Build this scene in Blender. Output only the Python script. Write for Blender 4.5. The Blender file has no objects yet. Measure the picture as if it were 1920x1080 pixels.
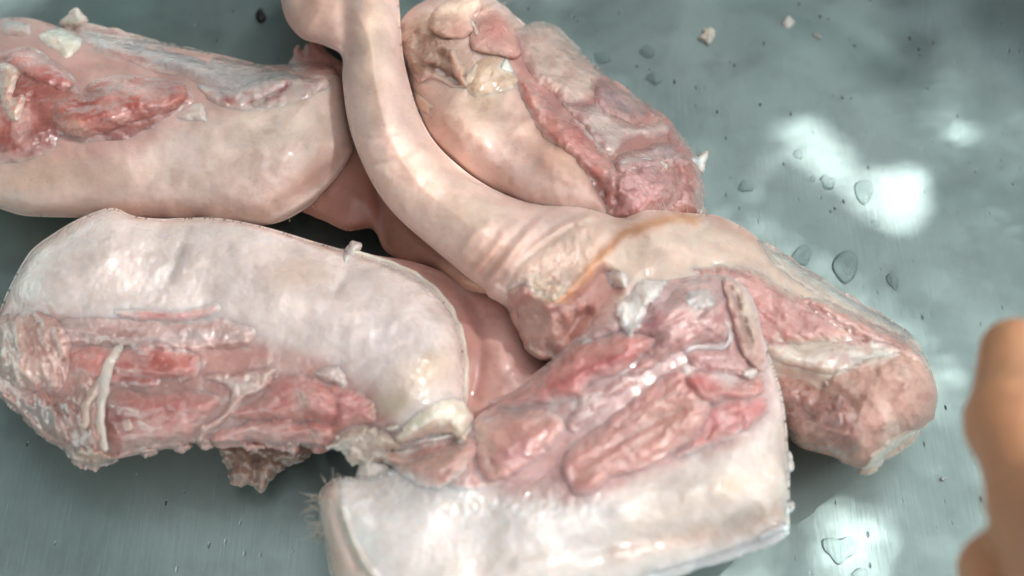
import bpy, math, random
import numpy as np
from mathutils import Vector, Matrix

S = bpy.context.scene
C = S.collection
R = math.radians
rng = np.random.RandomState(7)
random.seed(7)

# ------------------------------------------------------------------ camera, sky, sun, exposure
PITCH, DIST, HFOV = R(60), 0.42, R(46)
CAM = np.array((0.0, -DIST * math.cos(PITCH), DIST * math.sin(PITCH)))
cam = bpy.data.cameras.new('camera')
cam.sensor_width = 36.0
cam.lens = 18.0 / math.tan(HFOV / 2)
cam.clip_start, cam.clip_end = 0.01, 200.0
cam.dof.use_dof = True
cam.dof.focus_distance = 0.395
cam.dof.aperture_fstop = 6.5
cam_ob = bpy.data.objects.new('camera', cam)
cam_ob.location = CAM
cam_ob.rotation_euler = (math.pi / 2 - PITCH, 0, 0)
C.objects.link(cam_ob)
S.camera = cam_ob

SUN_EL, SUN_AZ = R(58), R(72)          # azimuth from +Y towards +X
SUNV = np.array((math.sin(SUN_AZ) * math.cos(SUN_EL), math.cos(SUN_AZ) * math.cos(SUN_EL), math.sin(SUN_EL)))
world = bpy.data.worlds.new('World')
S.world = world
world.use_nodes = True
wn, wl = world.node_tree.nodes, world.node_tree.links
wn.clear()
sky = wn.new('ShaderNodeTexSky')
sky.sky_type = 'NISHITA'
sky.sun_disc = False
sky.sun_elevation = SUN_EL
sky.sun_rotation = SUN_AZ
sky.air_density, sky.dust_density, sky.ozone_density = 1.0, 6.0, 1.0
hsv = wn.new('ShaderNodeHueSaturation')
hsv.inputs['Saturation'].default_value = 0.16
bg = wn.new('ShaderNodeBackground')
bg.inputs['Strength'].default_value = 0.15
wo = wn.new('ShaderNodeOutputWorld')
wl.new(sky.outputs['Color'], hsv.inputs['Color'])
wl.new(hsv.outputs['Color'], bg.inputs['Color'])
wl.new(bg.outputs['Background'], wo.inputs['Surface'])

sun = bpy.data.lights.new('sun', 'SUN')
sun.energy, sun.angle, sun.color = 5.0, R(0.55), (1.0, 0.965, 0.92)
sun_ob = bpy.data.objects.new('sun', sun)
sun_ob.rotation_euler = Vector(-SUNV).to_track_quat('-Z', 'Y').to_euler()
C.objects.link(sun_ob)

S.view_settings.view_transform = 'Standard'
S.view_settings.look = 'None'
S.view_settings.exposure = 0.70
S.view_settings.gamma = 1.0
S.cycles.max_bounces = 8
S.cycles.use_denoising = True

# ------------------------------------------------------------------ where a point of the picture stands in the place
W, H = 1920.0, 1080.0
TX = math.tan(HFOV / 2)
AX = np.array((1.0, 0, 0))
AY = np.array((0.0, math.sin(PITCH), math.cos(PITCH)))
AZ = np.array((0.0, math.cos(PITCH), -math.sin(PITCH)))

def ray(u, v):
    u = np.asarray(u, float); v = np.asarray(v, float)
    a = (u - W / 2) / (W / 2) * TX
    b = -(v - H / 2) / (W / 2) * TX
    return a[..., None] * AX + b[..., None] * AY + AZ

def at(u, v, z=0.0):
    d = ray(u, v)
    t = (z - CAM[2]) / d[..., 2]
    return CAM + d * t[..., None]

# ------------------------------------------------------------------ numpy noise and distance fields
def _hash(ix, iy, seed):
    h = (ix.astype(np.int64) * 374761393 + iy.astype(np.int64) * 668265263 + seed * 974711) & 0xffffffff
    h = ((h ^ (h >> 13)) * 1274126177) & 0xffffffff
    return ((h ^ (h >> 16)) & 0xffff) / 65535.0

def vnoise(x, y, seed):
    ix, iy = np.floor(x), np.floor(y)
    fx, fy = x - ix, y - iy
    fx = fx * fx * fx * (fx * (fx * 6 - 15) + 10); fy = fy * fy * fy * (fy * (fy * 6 - 15) + 10)
    a, b = _hash(ix, iy, seed), _hash(ix + 1, iy, seed)
    c, d = _hash(ix, iy + 1, seed), _hash(ix + 1, iy + 1, seed)
    return ((a * (1 - fx) + b * fx) * (1 - fy) + (c * (1 - fx) + d * fx) * fy) * 2 - 1

def fbm(U, V, scale, seed=0, oct=3, ang=0.0, stretch=1.0):
    c, s = math.cos(R(ang)), math.sin(R(ang))
    x = (U * c + V * s) / (scale * stretch)
    y = (-U * s + V * c) / scale
    o, a, t = 0, 1.0, 0
    for k in range(oct):
        o = o + a * vnoise(x + 17.3 * k + 100, y + 9.1 * k + 100, seed + k * 31)
        t += a; a *= 0.5; x = x * 2.03; y = y * 2.03
    return o / t

def spline(P, n=5, closed=True):
    P = np.asarray(P, float)
    m = len(P)
    out = []
    rngk = range(m) if closed else range(m - 1)
    for i in rngk:
        if closed:
            p0, p1, p2, p3 = P[i - 1], P[i], P[(i + 1) % m], P[(i + 2) % m]
        else:
            p0, p1, p2, p3 = P[max(i - 1, 0)], P[i], P[i + 1], P[min(i + 2, m - 1)]
        for k in range(n):
            t = k / n
            out.append(0.5 * (2 * p1 + (p2 - p0) * t + (2 * p0 - 5 * p1 + 4 * p2 - p3) * t * t + (3 * p1 - p0 - 3 * p2 + p3) * t ** 3))
    if not closed:
        out.append(P[-1])
    return np.array(out)

def seg_dist(U, V, A, B):
    d2 = np.full(U.shape, 1e12)
    for a, b in zip(A, B):
        e = b - a
        L = max(e @ e, 1e-9)
        t = np.clip(((U - a[0]) * e[0] + (V - a[1]) * e[1]) / L, 0, 1)
        q = (U - a[0] - t * e[0]) ** 2 + (V - a[1] - t * e[1]) ** 2
        np.minimum(d2, q, out=d2)
    return np.sqrt(d2)

def poly_sd(U, V, P):
    """signed distance to a closed outline, positive inside"""
    A, B = P, np.roll(P, -1, 0)
    d = seg_dist(U, V, A, B)
    ins = np.zeros(U.shape, bool)
    for a, b in zip(A, B):
        if a[1] == b[1]:
            continue
        c = ((a[1] > V) != (b[1] > V)) & (U < (b[0] - a[0]) * (V - a[1]) / (b[1] - a[1]) + a[0])
        ins ^= c
    return np.where(ins, d, -d)

def smooth(x):
    x = np.clip(x, 0, 1)
    return x * x * (3 - 2 * x)

def lin(c):
    c = np.asarray(c, float) / 255.0
    return np.where(c <= 0.04045, c / 12.92, ((c + 0.055) / 1.055) ** 2.4)

# ------------------------------------------------------------------ the materials
def nt(name):
    m = bpy.data.materials.new(name)
    m.use_nodes = True
    n, l = m.node_tree.nodes, m.node_tree.links
    p = n['Principled BSDF']
    return m, n, l, p

def tissue(name, rough, rvar, bumps, sss, radius, spec=0.5, coat=0.0, fleck=None):
    m, n, l, p = nt(name)
    tc = n.new('ShaderNodeTexCoord')
    at_ = n.new('ShaderNodeAttribute'); at_.attribute_name = 'Col'
    col = at_.outputs['Color']
    # fine mottling of the tissue itself
    nz = n.new('ShaderNodeTexNoise'); nz.inputs['Scale'].default_value = 420; nz.inputs['Detail'].default_value = 5
    l.new(tc.outputs['Object'], nz.inputs['Vector'])
    mp = n.new('ShaderNodeMapRange'); mp.inputs[1].default_value = 0.3; mp.inputs[2].default_value = 0.7
    mp.inputs[3].default_value = 0.95; mp.inputs[4].default_value = 1.035
    l.new(nz.outputs['Fac'], mp.inputs[0])
    mx = n.new('ShaderNodeMix'); mx.data_type = 'RGBA'; mx.blend_type = 'MULTIPLY'; mx.inputs[0].default_value = 1
    l.new(col, mx.inputs[6]); l.new(mp.outputs[0], mx.inputs[7])
    if fleck:
        # hair roots and pores
        vo = n.new('ShaderNodeTexVoronoi'); vo.inputs['Scale'].default_value = fleck; vo.inputs['Randomness'].default_value = 1
        l.new(tc.outputs['Object'], vo.inputs['Vector'])
        mv = n.new('ShaderNodeMapRange'); mv.inputs[1].default_value = 0.08; mv.inputs[2].default_value = 0.26
        mv.inputs[3].default_value = 0.88; mv.inputs[4].default_value = 1.0
        l.new(vo.outputs['Distance'], mv.inputs[0])
        m2 = n.new('ShaderNodeMix'); m2.data_type = 'RGBA'; m2.blend_type = 'MULTIPLY'; m2.inputs[0].default_value = 1
        l.new(mx.outputs[2], m2.inputs[6]); l.new(mv.outputs[0], m2.inputs[7]); mx = m2
    l.new(mx.outputs[2], p.inputs['Base Color'])
    # wet and drier patches
    nr = n.new('ShaderNodeTexNoise'); nr.inputs['Scale'].default_value = 95; nr.inputs['Detail'].default_value = 4
    l.new(tc.outputs['Object'], nr.inputs['Vector'])
    mr = n.new('ShaderNodeMapRange'); mr.inputs[1].default_value = 0.35; mr.inputs[2].default_value = 0.65
    mr.inputs[3].default_value = rough - rvar; mr.inputs[4].default_value = rough + rvar
    l.new(nr.outputs['Fac'], mr.inputs[0]); l.new(mr.outputs[0], p.inputs['Roughness'])
    p.inputs['Subsurface Weight'].default_value = sss
    p.inputs['Subsurface Radius'].default_value = radius
    p.inputs['Subsurface Scale'].default_value = 0.0045
    p.inputs['Specular IOR Level'].default_value = spec
    p.inputs['Coat Weight'].default_value = coat
    p.inputs['Coat Roughness'].default_value = 0.055
    last = None
    for sc, dist, det in bumps:
        nb = n.new('ShaderNodeTexNoise'); nb.inputs['Scale'].default_value = sc; nb.inputs['Detail'].default_value = det
        l.new(tc.outputs['Object'], nb.inputs['Vector'])
        b = n.new('ShaderNodeBump'); b.inputs['Strength'].default_value = 1.0; b.inputs['Distance'].default_value = dist
        l.new(nb.outputs['Fac'], b.inputs['Height'])
        if last: l.new(last, b.inputs['Normal'])
        last = b.outputs['Normal']
    l.new(last, p.inputs['Normal'])
    if coat:
        # the film of moisture ripples on its own
        nw = n.new('ShaderNodeTexNoise'); nw.inputs['Scale'].default_value = 380; nw.inputs['Detail'].default_value = 2
        l.new(tc.outputs['Object'], nw.inputs['Vector'])
        bw = n.new('ShaderNodeBump'); bw.inputs['Distance'].default_value = 0.00028 * min(1, coat + 0.2)
        l.new(nw.outputs['Fac'], bw.inputs['Height']); l.new(last, bw.inputs['Normal'])
        l.new(bw.outputs['Normal'], p.inputs['Coat Normal'])
    return m

M = {}
M['skin'] = tissue('pork_skin', 0.46, 0.08, [(160, 0.0003, 2), (1300, 0.00005, 2)], 0.7, (1.0, 0.42, 0.25), 0.5, 0.25, fleck=520)
M['fat'] = tissue('wet_fat', 0.27, 0.10, [(230, 0.0004, 2), (620, 0.0002, 2)], 0.8, (1.0, 0.7, 0.5), 0.6, 1.0)
M['muscle'] = tissue('raw_muscle', 0.27, 0.10, [(220, 0.0009, 3), (700, 0.00022, 3)], 0.6, (1.0, 0.30, 0.22), 0.6, 1.0)
M['membrane'] = tissue('silvery_membrane', 0.27, 0.08, [(200, 0.0010, 3), (700, 0.00016, 2)], 0.5, (1.0, 0.5, 0.4), 0.7, 1.0)
M['bone'] = tissue('cut_bone', 0.45, 0.1, [(500, 0.0008, 4), (1500, 0.0002, 3)], 0.5, (1.0, 0.6, 0.4), 0.5, 0.1)

# ------------------------------------------------------------------ relief solids: an outline at a height of its own, with thickness
class Relief:
    def __init__(s, outline, base=None, on=None, h=10, w=80, e=0.6, feats=(), rag=0, ragscale=14, seed=1, smoothed=True, up=0.0, soft=False):
        s.P = spline(outline, 5) if smoothed else np.asarray(outline, float)
        s.base, s.on, s.h, s.w, s.e, s.feats = base, on, h, w, e, feats
        s.rag, s.ragscale, s.seed, s.up, s.soft = rag, ragscale, seed, up, soft

    def sd(s, U, V):
        d = poly_sd(U, V, s.P)
        if s.rag:
            d = d + s.rag * fbm(U, V, s.ragscale, s.seed + 5, 3)
        return d

    def mid_t(s, U, V):
        dz = ray(U, V)[..., 2]
        if s.base is not None:
            num = 0; den = 0
            for (u, v, z) in s.base:
                w = 1.0 / ((U - u) ** 2 + (V - v) ** 2 + 2500.0) ** 1.5
                num = num + w * z; den = den + w
            z = num / den * 1e-3
            return (z - CAM[2]) / dz
        t = None
        for o in s.on:
            q = o.front_t(U, V)
            t = q if t is None else np.minimum(t, q)
        return t - s.up * 1e-3

    def features(s, U, V, d):
        r = np.zeros(U.shape)
        fade = smooth(d / 14.0)
        for f in s.feats:
            k = f[0]
            if k == 's':
                P = spline(f[1], 4, False)
                q = seg_dist(U, V, P[:-1], P[1:])
                r = r + f[3] * np.exp(-(q / f[2]) ** 2)
            elif k == 'b':
                (u, v), ru, rv, ang, a = f[1:]
                c, sn = math.cos(R(ang)), math.sin(R(ang))
                x = ((U - u) * c + (V - v) * sn) / ru; y = (-(U - u) * sn + (V - v) * c) / rv
                r = r + a * np.exp(-(x * x + y * y))
            elif k == 'n':
                r = r + f[2] * fbm(U, V, f[1], f[3], 3, *(f[4:6] if len(f) > 4 else ()))
            elif k == 'r':      # sharp folds
                r = r + f[2] * (1 - 2 * np.abs(fbm(U, V, f[1], f[3], 2, *(f[4:6] if len(f) > 4 else ()))))
            elif k == 'p':
                q = poly_sd(U, V, spline(f[1], 4))
                r = r + f[3] * smooth(q / f[2] * 0.5 + 0.5)
            elif k == 'np':     # noise inside an outline
                q = poly_sd(U, V, spline(f[1], 4))
                r = r + f[4] * smooth(q / f[2] * 0.5 + 0.5) * fbm(U, V, f[3], f[5], 3)
        return r * fade

    def front_t(s, U, V, d=None):
        if d is None: d = s.sd(U, V)
        x = np.clip(d / s.w, 0, 1)
        prof = np.sqrt(np.maximum(1 - (1 - x) ** 2, 0))
        if s.soft: prof = smooth(x) * (0.65 * s.soft) + prof * (1 - 0.65 * s.soft)
        r = s.h * prof + s.features(U, V, d)
        if s.on is not None: r = r - s.e
        return s.mid_t(U, V) - r * 1e-3

def mesh_from(name, verts, quads, mat, cols=None, tris=None):
    me = bpy.data.meshes.new(name)
    nq = len(quads)
    me.vertices.add(len(verts)); me.vertices.foreach_set('co', np.ascontiguousarray(verts, np.float32).ravel())
    if tris is not None and len(tris):
        idx = np.concatenate([np.asarray(quads).ravel(), np.asarray(tris).ravel()]).astype(np.int32)
        starts = np.concatenate([np.arange(nq) * 4, nq * 4 + np.arange(len(tris)) * 3]).astype(np.int32)
    else:
        idx = np.asarray(quads).ravel().astype(np.int32); starts = (np.arange(nq) * 4).astype(np.int32)
    me.loops.add(len(idx)); me.loops.foreach_set('vertex_index', idx)
    me.polygons.add(len(starts)); me.polygons.foreach_set('loop_start', starts)
    me.update(calc_edges=True)
    me.polygons.foreach_set('use_smooth', np.ones(len(starts), bool))
    if cols is not None:
        a = me.color_attributes.new('Col', 'FLOAT_COLOR', 'POINT')
        c4 = np.ones((len(verts), 4), np.float32); c4[:, :3] = cols
        a.data.foreach_set('color', c4.ravel())
    if mat: me.materials.append(mat)
    me.validate()
    return me

def add(name, me, parent=None):
    o = bpy.data.objects.new(name, me)
    C.objects.link(o)
    if parent is not None: o.parent = parent
    return o

def root(name, label, cat, loc, group=None):
    o = bpy.data.objects.new(name, None)
    o.empty_display_size = 0.02
    o.location = loc
    o['label'] = label; o['category'] = cat
    if group: o['group'] = group
    C.objects.link(o)
    return o

def paint(U, V, col, paints, seed):
    """colours of the tissue: fat, blood, skin, with some shade and sunlight painted in"""
    wu = U + 9 * fbm(U, V, 26, seed + 71, 3); wv = V + 9 * fbm(U, V, 26, seed + 91, 3)
    c = np.broadcast_to(lin(col), U.shape + (3,)).copy()
    for p in paints:
        k = p[0]
        if k == 'p':
            q = poly_sd(wu, wv, spline(p[1], 4)); f = smooth(q / p[2] * 0.5 + 0.5); pc = p[3]; a = p[4] if len(p) > 4 else 1.0
        elif k == 's':
            P = spline(p[1], 4, False); q = seg_dist(wu, wv, P[:-1], P[1:]); f = np.exp(-(q / p[2]) ** 2); pc = p[3]; a = p[4] if len(p) > 4 else 1.0
        elif k == 'b':
            (u, v), ru, rv, ang, pc = p[1:6]; a = p[6] if len(p) > 6 else 1.0
            cs, sn = math.cos(R(ang)), math.sin(R(ang))
            x = ((wu - u) * cs + (wv - v) * sn) / ru; y = (-(wu - u) * sn + (wv - v) * cs) / rv
            f = np.exp(-(x * x + y * y))
        elif k == 'n':
            f = smooth((fbm(U, V, p[1], seed + p[5], 4, *(p[6:8] if len(p) > 6 else ())) - p[3]) / 0.35); pc = p[2]; a = p[4]
        f = (f * a)[..., None]
        c = c * (1 - f) + lin(pc) * f
    return c

def under_colour(on, U, V):
    best, col = None, None
    for o in on:
        if not hasattr(o, 'look'): continue
        d = o.sd(U, V)
        t = np.where(d > 0, o.front_t(U, V, d), 9.0) if best is not None else o.front_t(U, V, d)
        c = paint(U, V, o.look[0], o.look[1], o.look[2])
        if best is None: best, col = t, c
        else:
            f = t < best
            best = np.where(f, t, best); col = np.where(f[:, None], c, col)
    return col

def solid(name, rel, parent, mat, col, paints=(), step=2.5, depth=None, under=60.0, seed=3, rimcol=None):
    """mesh of one part; depth = thickness in mm below its seat, None = down to the metal"""
    P = rel.P
    pad = 3 * step + rel.rag
    u0, v0 = P.min(0) - pad; u1, v1 = P.max(0) + pad
    us = np.arange(u0, u1, step); vs = np.arange(v0, v1, step)
    U, V = np.meshgrid(us, vs)
    d = rel.sd(U, V)
    gv, gu = np.gradient(d, step)
    g = np.sqrt(gu * gu + gv * gv) + 1e-6
    gn = np.maximum(g, 0.35)
    edge = np.abs(d) < step * 0.9
    kk = np.clip(d / gn, -1.1 * step, 1.1 * step)
    U2 = np.where(edge, U - gu / g * kk, U); V2 = np.where(edge, V - gv / g * kk, V)
    keep = d > -step * 0.55
    q = keep[:-1, :-1] & keep[1:, :-1] & keep[:-1, 1:] & keep[1:, 1:]
    idx = np.full(U.shape, -1)
    used = np.zeros(U.shape, bool)
    used[:-1, :-1] |= q; used[1:, :-1] |= q; used[:-1, 1:] |= q; used[1:, 1:] |= q
    n = used.sum()
    idx[used] = np.arange(n)
    Uf, Vf, df = U2[used], V2[used], np.maximum(d[used], 0)
    df = np.where(edge[used], 0.0, df)
    mt = rel.mid_t(Uf, Vf)
    tf = rel.front_t(Uf, Vf, df)
    dr = ray(Uf, Vf)
    Pf = CAM + dr * tf[:, None]
    Pf[:, 2] = np.maximum(Pf[:, 2], 0.0012)
    if depth is None:
        # the underside leans back from the near rim, so the rim overhangs the metal and shades it
        x = np.clip(df / under, 0, 1)
        pb = np.sqrt(np.maximum(1 - (1 - x) ** 2, 0))
        tg = np.maximum((0.0006 - CAM[2]) / dr[:, 2], mt)
        Pb = CAM + dr * (mt + pb * (tg - mt))[:, None]
        Pb[:, 2] = np.maximum(Pb[:, 2], 0.0006)
    else:
        tb = np.maximum(mt + depth * 1e-3, tf + 0.0005)
        Pb = CAM + dr * tb[:, None]
        Pb[:, 2] = np.maximum(Pb[:, 2], 0.0005)
    a, b, c_, d_ = idx[:-1, :-1][q], idx[:-1, 1:][q], idx[1:, 1:][q], idx[1:, :-1][q]
    qf = np.stack([d_, c_, b, a], 1)
    qb = np.stack([a, b, c_, d_], 1) + n
    E = np.concatenate([qf[:, [0, 1]], qf[:, [1, 2]], qf[:, [2, 3]], qf[:, [3, 0]]])
    key = E[:, 0].astype(np.int64) * (n + 1) + E[:, 1]; rev = E[:, 1].astype(np.int64) * (n + 1) + E[:, 0]
    B = E[~np.isin(key, rev)]
    side = np.stack([B[:, 1], B[:, 0], B[:, 0] + n, B[:, 1] + n], 1)
    verts = np.concatenate([Pf, Pb])
    cf = paint(Uf, Vf, col, paints, seed)
    if rimcol and rimcol[0]:
        # where a cut muscle runs out it thins into the tissue beneath
        f = np.exp(-(df / (rimcol[0] * (1 + 0.6 * fbm(Uf, Vf, 18, seed + 55, 3)))) ** 2) * rimcol[1]
        cf = cf * (1 - f[:, None]) + under_colour(rel.on, Uf, Vf) * f[:, None]
    cols = np.concatenate([cf, cf])
    loc = np.array(parent.location) if parent is not None else 0
    rel.look = (col, paints, seed)
    me = mesh_from(name, verts - loc, np.concatenate([qf, qb, side]), M[mat] if isinstance(mat, str) else mat, cols)
    return add(name, me, parent)

EDGE = {'muscle': (13, 1.0), 'membrane': (15, 1.0), 'fat': (5, 0.6), 'bone': (11, 0.9), 'skin': (5, 0.5)}

def lump(name, parent, on, outline, mat, col, h=2.5, w=26, e=0.5, paints=(), feats=(), rag=2.0, ragscale=14, seed=1, step=2.5, depth=2.5, up=0.0, soft=None):
    if soft is False: soft = 0.45
    if soft is None: soft = mat in ('muscle', 'membrane') or name in ('fascia', 'joint_tissue', 'fat_layer', 'skin_flap', 'fat_lump', 'ragged_tissue', 'ragged_fat')
    if mat in ('muscle', 'membrane'):
        # sinewy film, marbling and small folds every cut muscle shows
        feats = list(feats) + [('n', 9, 0.2, seed + 3), ('r', 34, 0.6, seed + 4, 20, 2.0)]
        paints = list(paints) + [('n', 44, (214, 180, 172), 0.10, 0.45, 17)]
        rag = max(rag, 3.5)
    if mat == 'muscle' and not 20 < seed < 30: col = tuple(0.68 * np.array(col) + 0.32 * np.array((224, 190, 182)))  # upper left muscles skip the lightening, keeping their shade in the colour
    if mat == 'fat': rag = max(rag, 3.0)
    rim = EDGE['muscle'] if name in ('joint_tissue', 'fascia', 'fat_layer', 'ragged_tissue') else EDGE[mat]
    rel = Relief(outline, on=on if isinstance(on, list) else [on], h=h, w=w, e=e, feats=feats, rag=rag, ragscale=ragscale, seed=seed, up=up, soft=soft)
    o = solid(name, rel, parent, mat, col, paints, step, depth, seed=seed, rimcol=rim)
    rel.ob = o
    return rel

def strand(name, parent, on, path, radius, mat, col, lift=0.3, step=1.2, seed=1, taper=(0.4, 0.6)):
    """a cord lying on the surface: path in picture points, radius in mm along it"""
    P = spline(path, 8, False)
    m = len(P)
    t = None
    for o in (on if isinstance(on, list) else [on]):
        q = o.front_t(P[:, 0], P[:, 1]); t = q if t is None else np.minimum(t, q)
    t = np.convolve(np.pad(t, 3, mode='edge'), np.ones(7) / 7, 'valid')
    P = P + np.stack([fbm(P[:, 0], P[:, 1], 22, seed, 2), fbm(P[:, 0], P[:, 1], 22, seed + 9, 2)], 1) * 3
    X = CAM + ray(P[:, 0], P[:, 1]) * (t - lift * 1e-3)[:, None]
    s = np.linspace(0, 1, m)
    r = radius * 1e-3 * (np.minimum(1, taper[0] + s * 6) * np.minimum(1, taper[1] + (1 - s) * 6)) * (1 + 0.35 * fbm(s * 400, s * 0 + seed * 10.0, 60, seed, 3))
    T = np.gradient(X, axis=0); T /= np.linalg.norm(T, axis=1)[:, None]
    N1 = np.cross(T, -AZ); N1 /= np.linalg.norm(N1, axis=1)[:, None]
    N2 = np.cross(N1, T)
    k = 10
    ang = np.arange(k) / k * 2 * math.pi
    V = (X[:, None, :] + r[:, None, None] * (np.cos(ang)[None, :, None] * N1[:, None, :] + 0.5 * np.sin(ang)[None, :, None] * N2[:, None, :])).reshape(-1, 3)
    qs = []
    for i in range(m - 1):
        for j in range(k):
            qs.append((i * k + j, i * k + (j + 1) % k, (i + 1) * k + (j + 1) % k, (i + 1) * k + j))
    n0 = len(V)
    V = np.concatenate([V, X[:1] - T[:1] * r[0], X[-1:] + T[-1:] * r[-1]])
    tr = [(n0, (j + 1) % k, j) for j in range(k)] + [(n0 + 1, (m - 1) * k + j, (m - 1) * k + (j + 1) % k) for j in range(k)]
    cols = paint(V[:, 0] * 5000, V[:, 1] * 5000, col, (), seed)
    me = mesh_from(name, V - np.array(parent.location), np.array(qs), M[mat], cols, np.array(tr))
    return add(name, me, parent)

M['hair'] = nt('pale_bristle')[0]
_p = M['hair'].node_tree.nodes['Principled BSDF']
_p.inputs['Base Color'].default_value = (0.62, 0.55, 0.44, 1); _p.inputs['Roughness'].default_value = 0.4

def bristles(parent, on, items, name='bristles'):
    """fine hairs standing off the skin: (start uv, end uv, end height above start in mm)"""
    V, Q = [], []
    for (a, b, up) in items:
        t0 = min(float(o.front_t(np.array([a[0]]), np.array([a[1]]))[0]) for o in on)
        p0 = CAM + ray(a[0], a[1]) * t0
        p1 = CAM + ray(b[0], b[1]) * (t0 - up * 1e-3)
        bend = rng.normal(0, 0.06, 3) * np.linalg.norm(p1 - p0)
        X = [p0 + (p1 - p0) * s + bend * s * (1 - s) * 4 for s in (0, .25, .5, .75, 1)]
        k0 = len(V)
        for i, x in enumerate(X):
            r = 0.00014 * (1 - 0.75 * i / 4)
            for j in range(3):
                an = j * 2.094
                V.append(x + r * (math.cos(an) * AX + math.sin(an) * AY))
        for i in range(4):
            for j in range(3):
                Q.append((k0 + i * 3 + j, k0 + i * 3 + (j + 1) % 3, k0 + i * 3 + 3 + (j + 1) % 3, k0 + i * 3 + 3 + j))
    me = mesh_from(name, np.array(V) - np.array(parent.parent.location), np.array(Q), M['hair'])
    o = add(name, me, parent)
    o['kind'] = 'stuff'
    return o

def hair_row(path, n, direction, length, jit=0.35):
    P = spline(path, 10, False)
    out = []
    for i in range(n):
        p = P[rng.randint(len(P))] + rng.normal(0, 2, 2)
        ang = R(direction + rng.normal(0, 28)); L = length * (1 + jit * rng.normal())
        out.append((tuple(p), (p[0] + math.cos(ang) * L, p[1] + math.sin(ang) * L), rng.uniform(-0.5, 1.0)))
    return out

# ------------------------------------------------------------------ the metal basin
def basin():
    rt = root('metal_basin', 'large dull aluminium basin holding all the raw pork pieces', 'basin', (-0.03, -0.06, 0))
    m, n, l, p = nt('worn_aluminium')
    tc = n.new('ShaderNodeTexCoord')
    p.inputs['Metallic'].default_value = 0.92
    def noise(scale, det=4, vec=None, rot=None):
        q = n.new('ShaderNodeTexNoise'); q.inputs['Scale'].default_value = scale; q.inputs['Detail'].default_value = det
        l.new(vec if vec else tc.outputs['Object'], q.inputs['Vector'])
        return q.outputs['Fac']
    def rng_(src, a, b, c, d):
        q = n.new('ShaderNodeMapRange'); l.new(src, q.inputs[0])
        for i, v in enumerate((a, b, c, d)): q.inputs[i + 1].default_value = v
        return q.outputs[0]
    def mapping(sx, sy, sz, rz):
        q = n.new('ShaderNodeMapping'); q.inputs['Scale'].default_value = (sx, sy, sz); q.inputs['Rotation'].default_value = (0, 0, rz)
        l.new(tc.outputs['Object'], q.inputs['Vector'])
        return q.outputs['Vector']
    def mix(f, a, b, mode='MIX'):
        q = n.new('ShaderNodeMix'); q.data_type = 'RGBA'; q.blend_type = mode
        if isinstance(f, float): q.inputs[0].default_value = f
        else: l.new(f, q.inputs[0])
        for i, x in ((6, a), (7, b)):
            if isinstance(x, tuple): q.inputs[i].default_value = (*x, 1)
            else: l.new(x, q.inputs[i])
        return q.outputs[2]
    # patches of oxide and a thin wet film
    c = mix(rng_(noise(14, 5), 0.35, 0.65, 0, 1), (0.272, 0.368, 0.358), (0.33, 0.423, 0.413))
    c = mix(rng_(noise(60, 6), 0.52, 0.75, 0, 0.45), c, (0.20, 0.245, 0.24))
    # pits: small dark flecks drawn out along the rubbing direction
    vv = n.new('ShaderNodeTexVoronoi'); vv.inputs['Scale'].default_value = 1.0
    l.new(mapping(620, 260, 400, R(12)), vv.inputs['Vector'])
    sepc = n.new('ShaderNodeSeparateColor'); l.new(vv.outputs['Color'], sepc.inputs[0])
    near = rng_(vv.outputs['Distance'], 0.16, 0.30, 1, 0)
    pick = rng_(sepc.outputs[0], 0.935, 0.95, 0, 1)
    dens = rng_(noise(30, 3), 0.48, 0.62, 0.15, 1.0)
    mu = n.new('ShaderNodeMath'); mu.operation = 'MULTIPLY'; l.new(near, mu.inputs[0]); l.new(pick, mu.inputs[1])
    mu2 = n.new('ShaderNodeMath'); mu2.operation = 'MULTIPLY'; l.new(mu.outputs[0], mu2.inputs[0]); l.new(dens, mu2.inputs[1])
    c = mix(mu2.outputs[0], c, (0.07, 0.075, 0.07))
    l.new(c, p.inputs['Base Color'])
    r = rng_(noise(26, 5), 0.3, 0.7, 0.36, 0.52)
    l.new(r, p.inputs['Roughness'])
    b1 = n.new('ShaderNodeBump'); b1.inputs['Distance'].default_value = 0.0005; b1.inputs['Strength'].default_value = 0.10
    l.new(noise(1.0, 5, mapping(900, 60, 300, R(-14))), b1.inputs['Height'])
    b2 = n.new('ShaderNodeBump'); b2.inputs['Distance'].default_value = 0.0009; b2.inputs['Strength'].default_value = 0.6
    l.new(noise(28, 3), b2.inputs['Height']); l.new(b1.outputs['Normal'], b2.inputs['Normal'])
    b3 = n.new('ShaderNodeBump'); b3.inputs['Distance'].default_value = -0.0004; b3.inputs['Strength'].default_value = 1.0
    l.new(mu2.outputs[0], b3.inputs['Height']); l.new(b2.outputs['Normal'], b3.inputs['Normal'])
    l.new(b3.outputs['Normal'], p.inputs['Normal'])
    M['metal'] = m
    # profile: floor, fillet, wall, then the rolled lip
    R0, fil, slope, wall = 0.243, 0.05, R(52), 0.075
    prof = [(r_, 0.0) for r_ in np.linspace(0.0005, R0, 70)]
    for a in np.linspace(0, slope, 16)[1:]:
        prof.append((R0 + fil * math.sin(a), fil * (1 - math.cos(a))))
    x, z = prof[-1]
    for s_ in np.linspace(0, wall, 16)[1:]:
        prof.append((x + s_ * math.cos(slope), z + s_ * math.sin(slope)))
    prof = np.array(prof)
    out = prof[::-1].copy(); out[:, 1] -= 0.0014; out[:, 0] += 0.0008
    full = np.concatenate([prof, out])
    K = 220
    ang = np.arange(K) / K * 2 * math.pi
    X = full[:, 0][:, None] * np.cos(ang); Y = full[:, 0][:, None] * np.sin(ang); Z = np.repeat(full[:, 1][:, None], K, 1)
    # shallow dents and beaten waves near the wall
    rr = full[:, 0][:, None]
    wgt = smooth((rr - 0.17) / 0.10)
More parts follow.
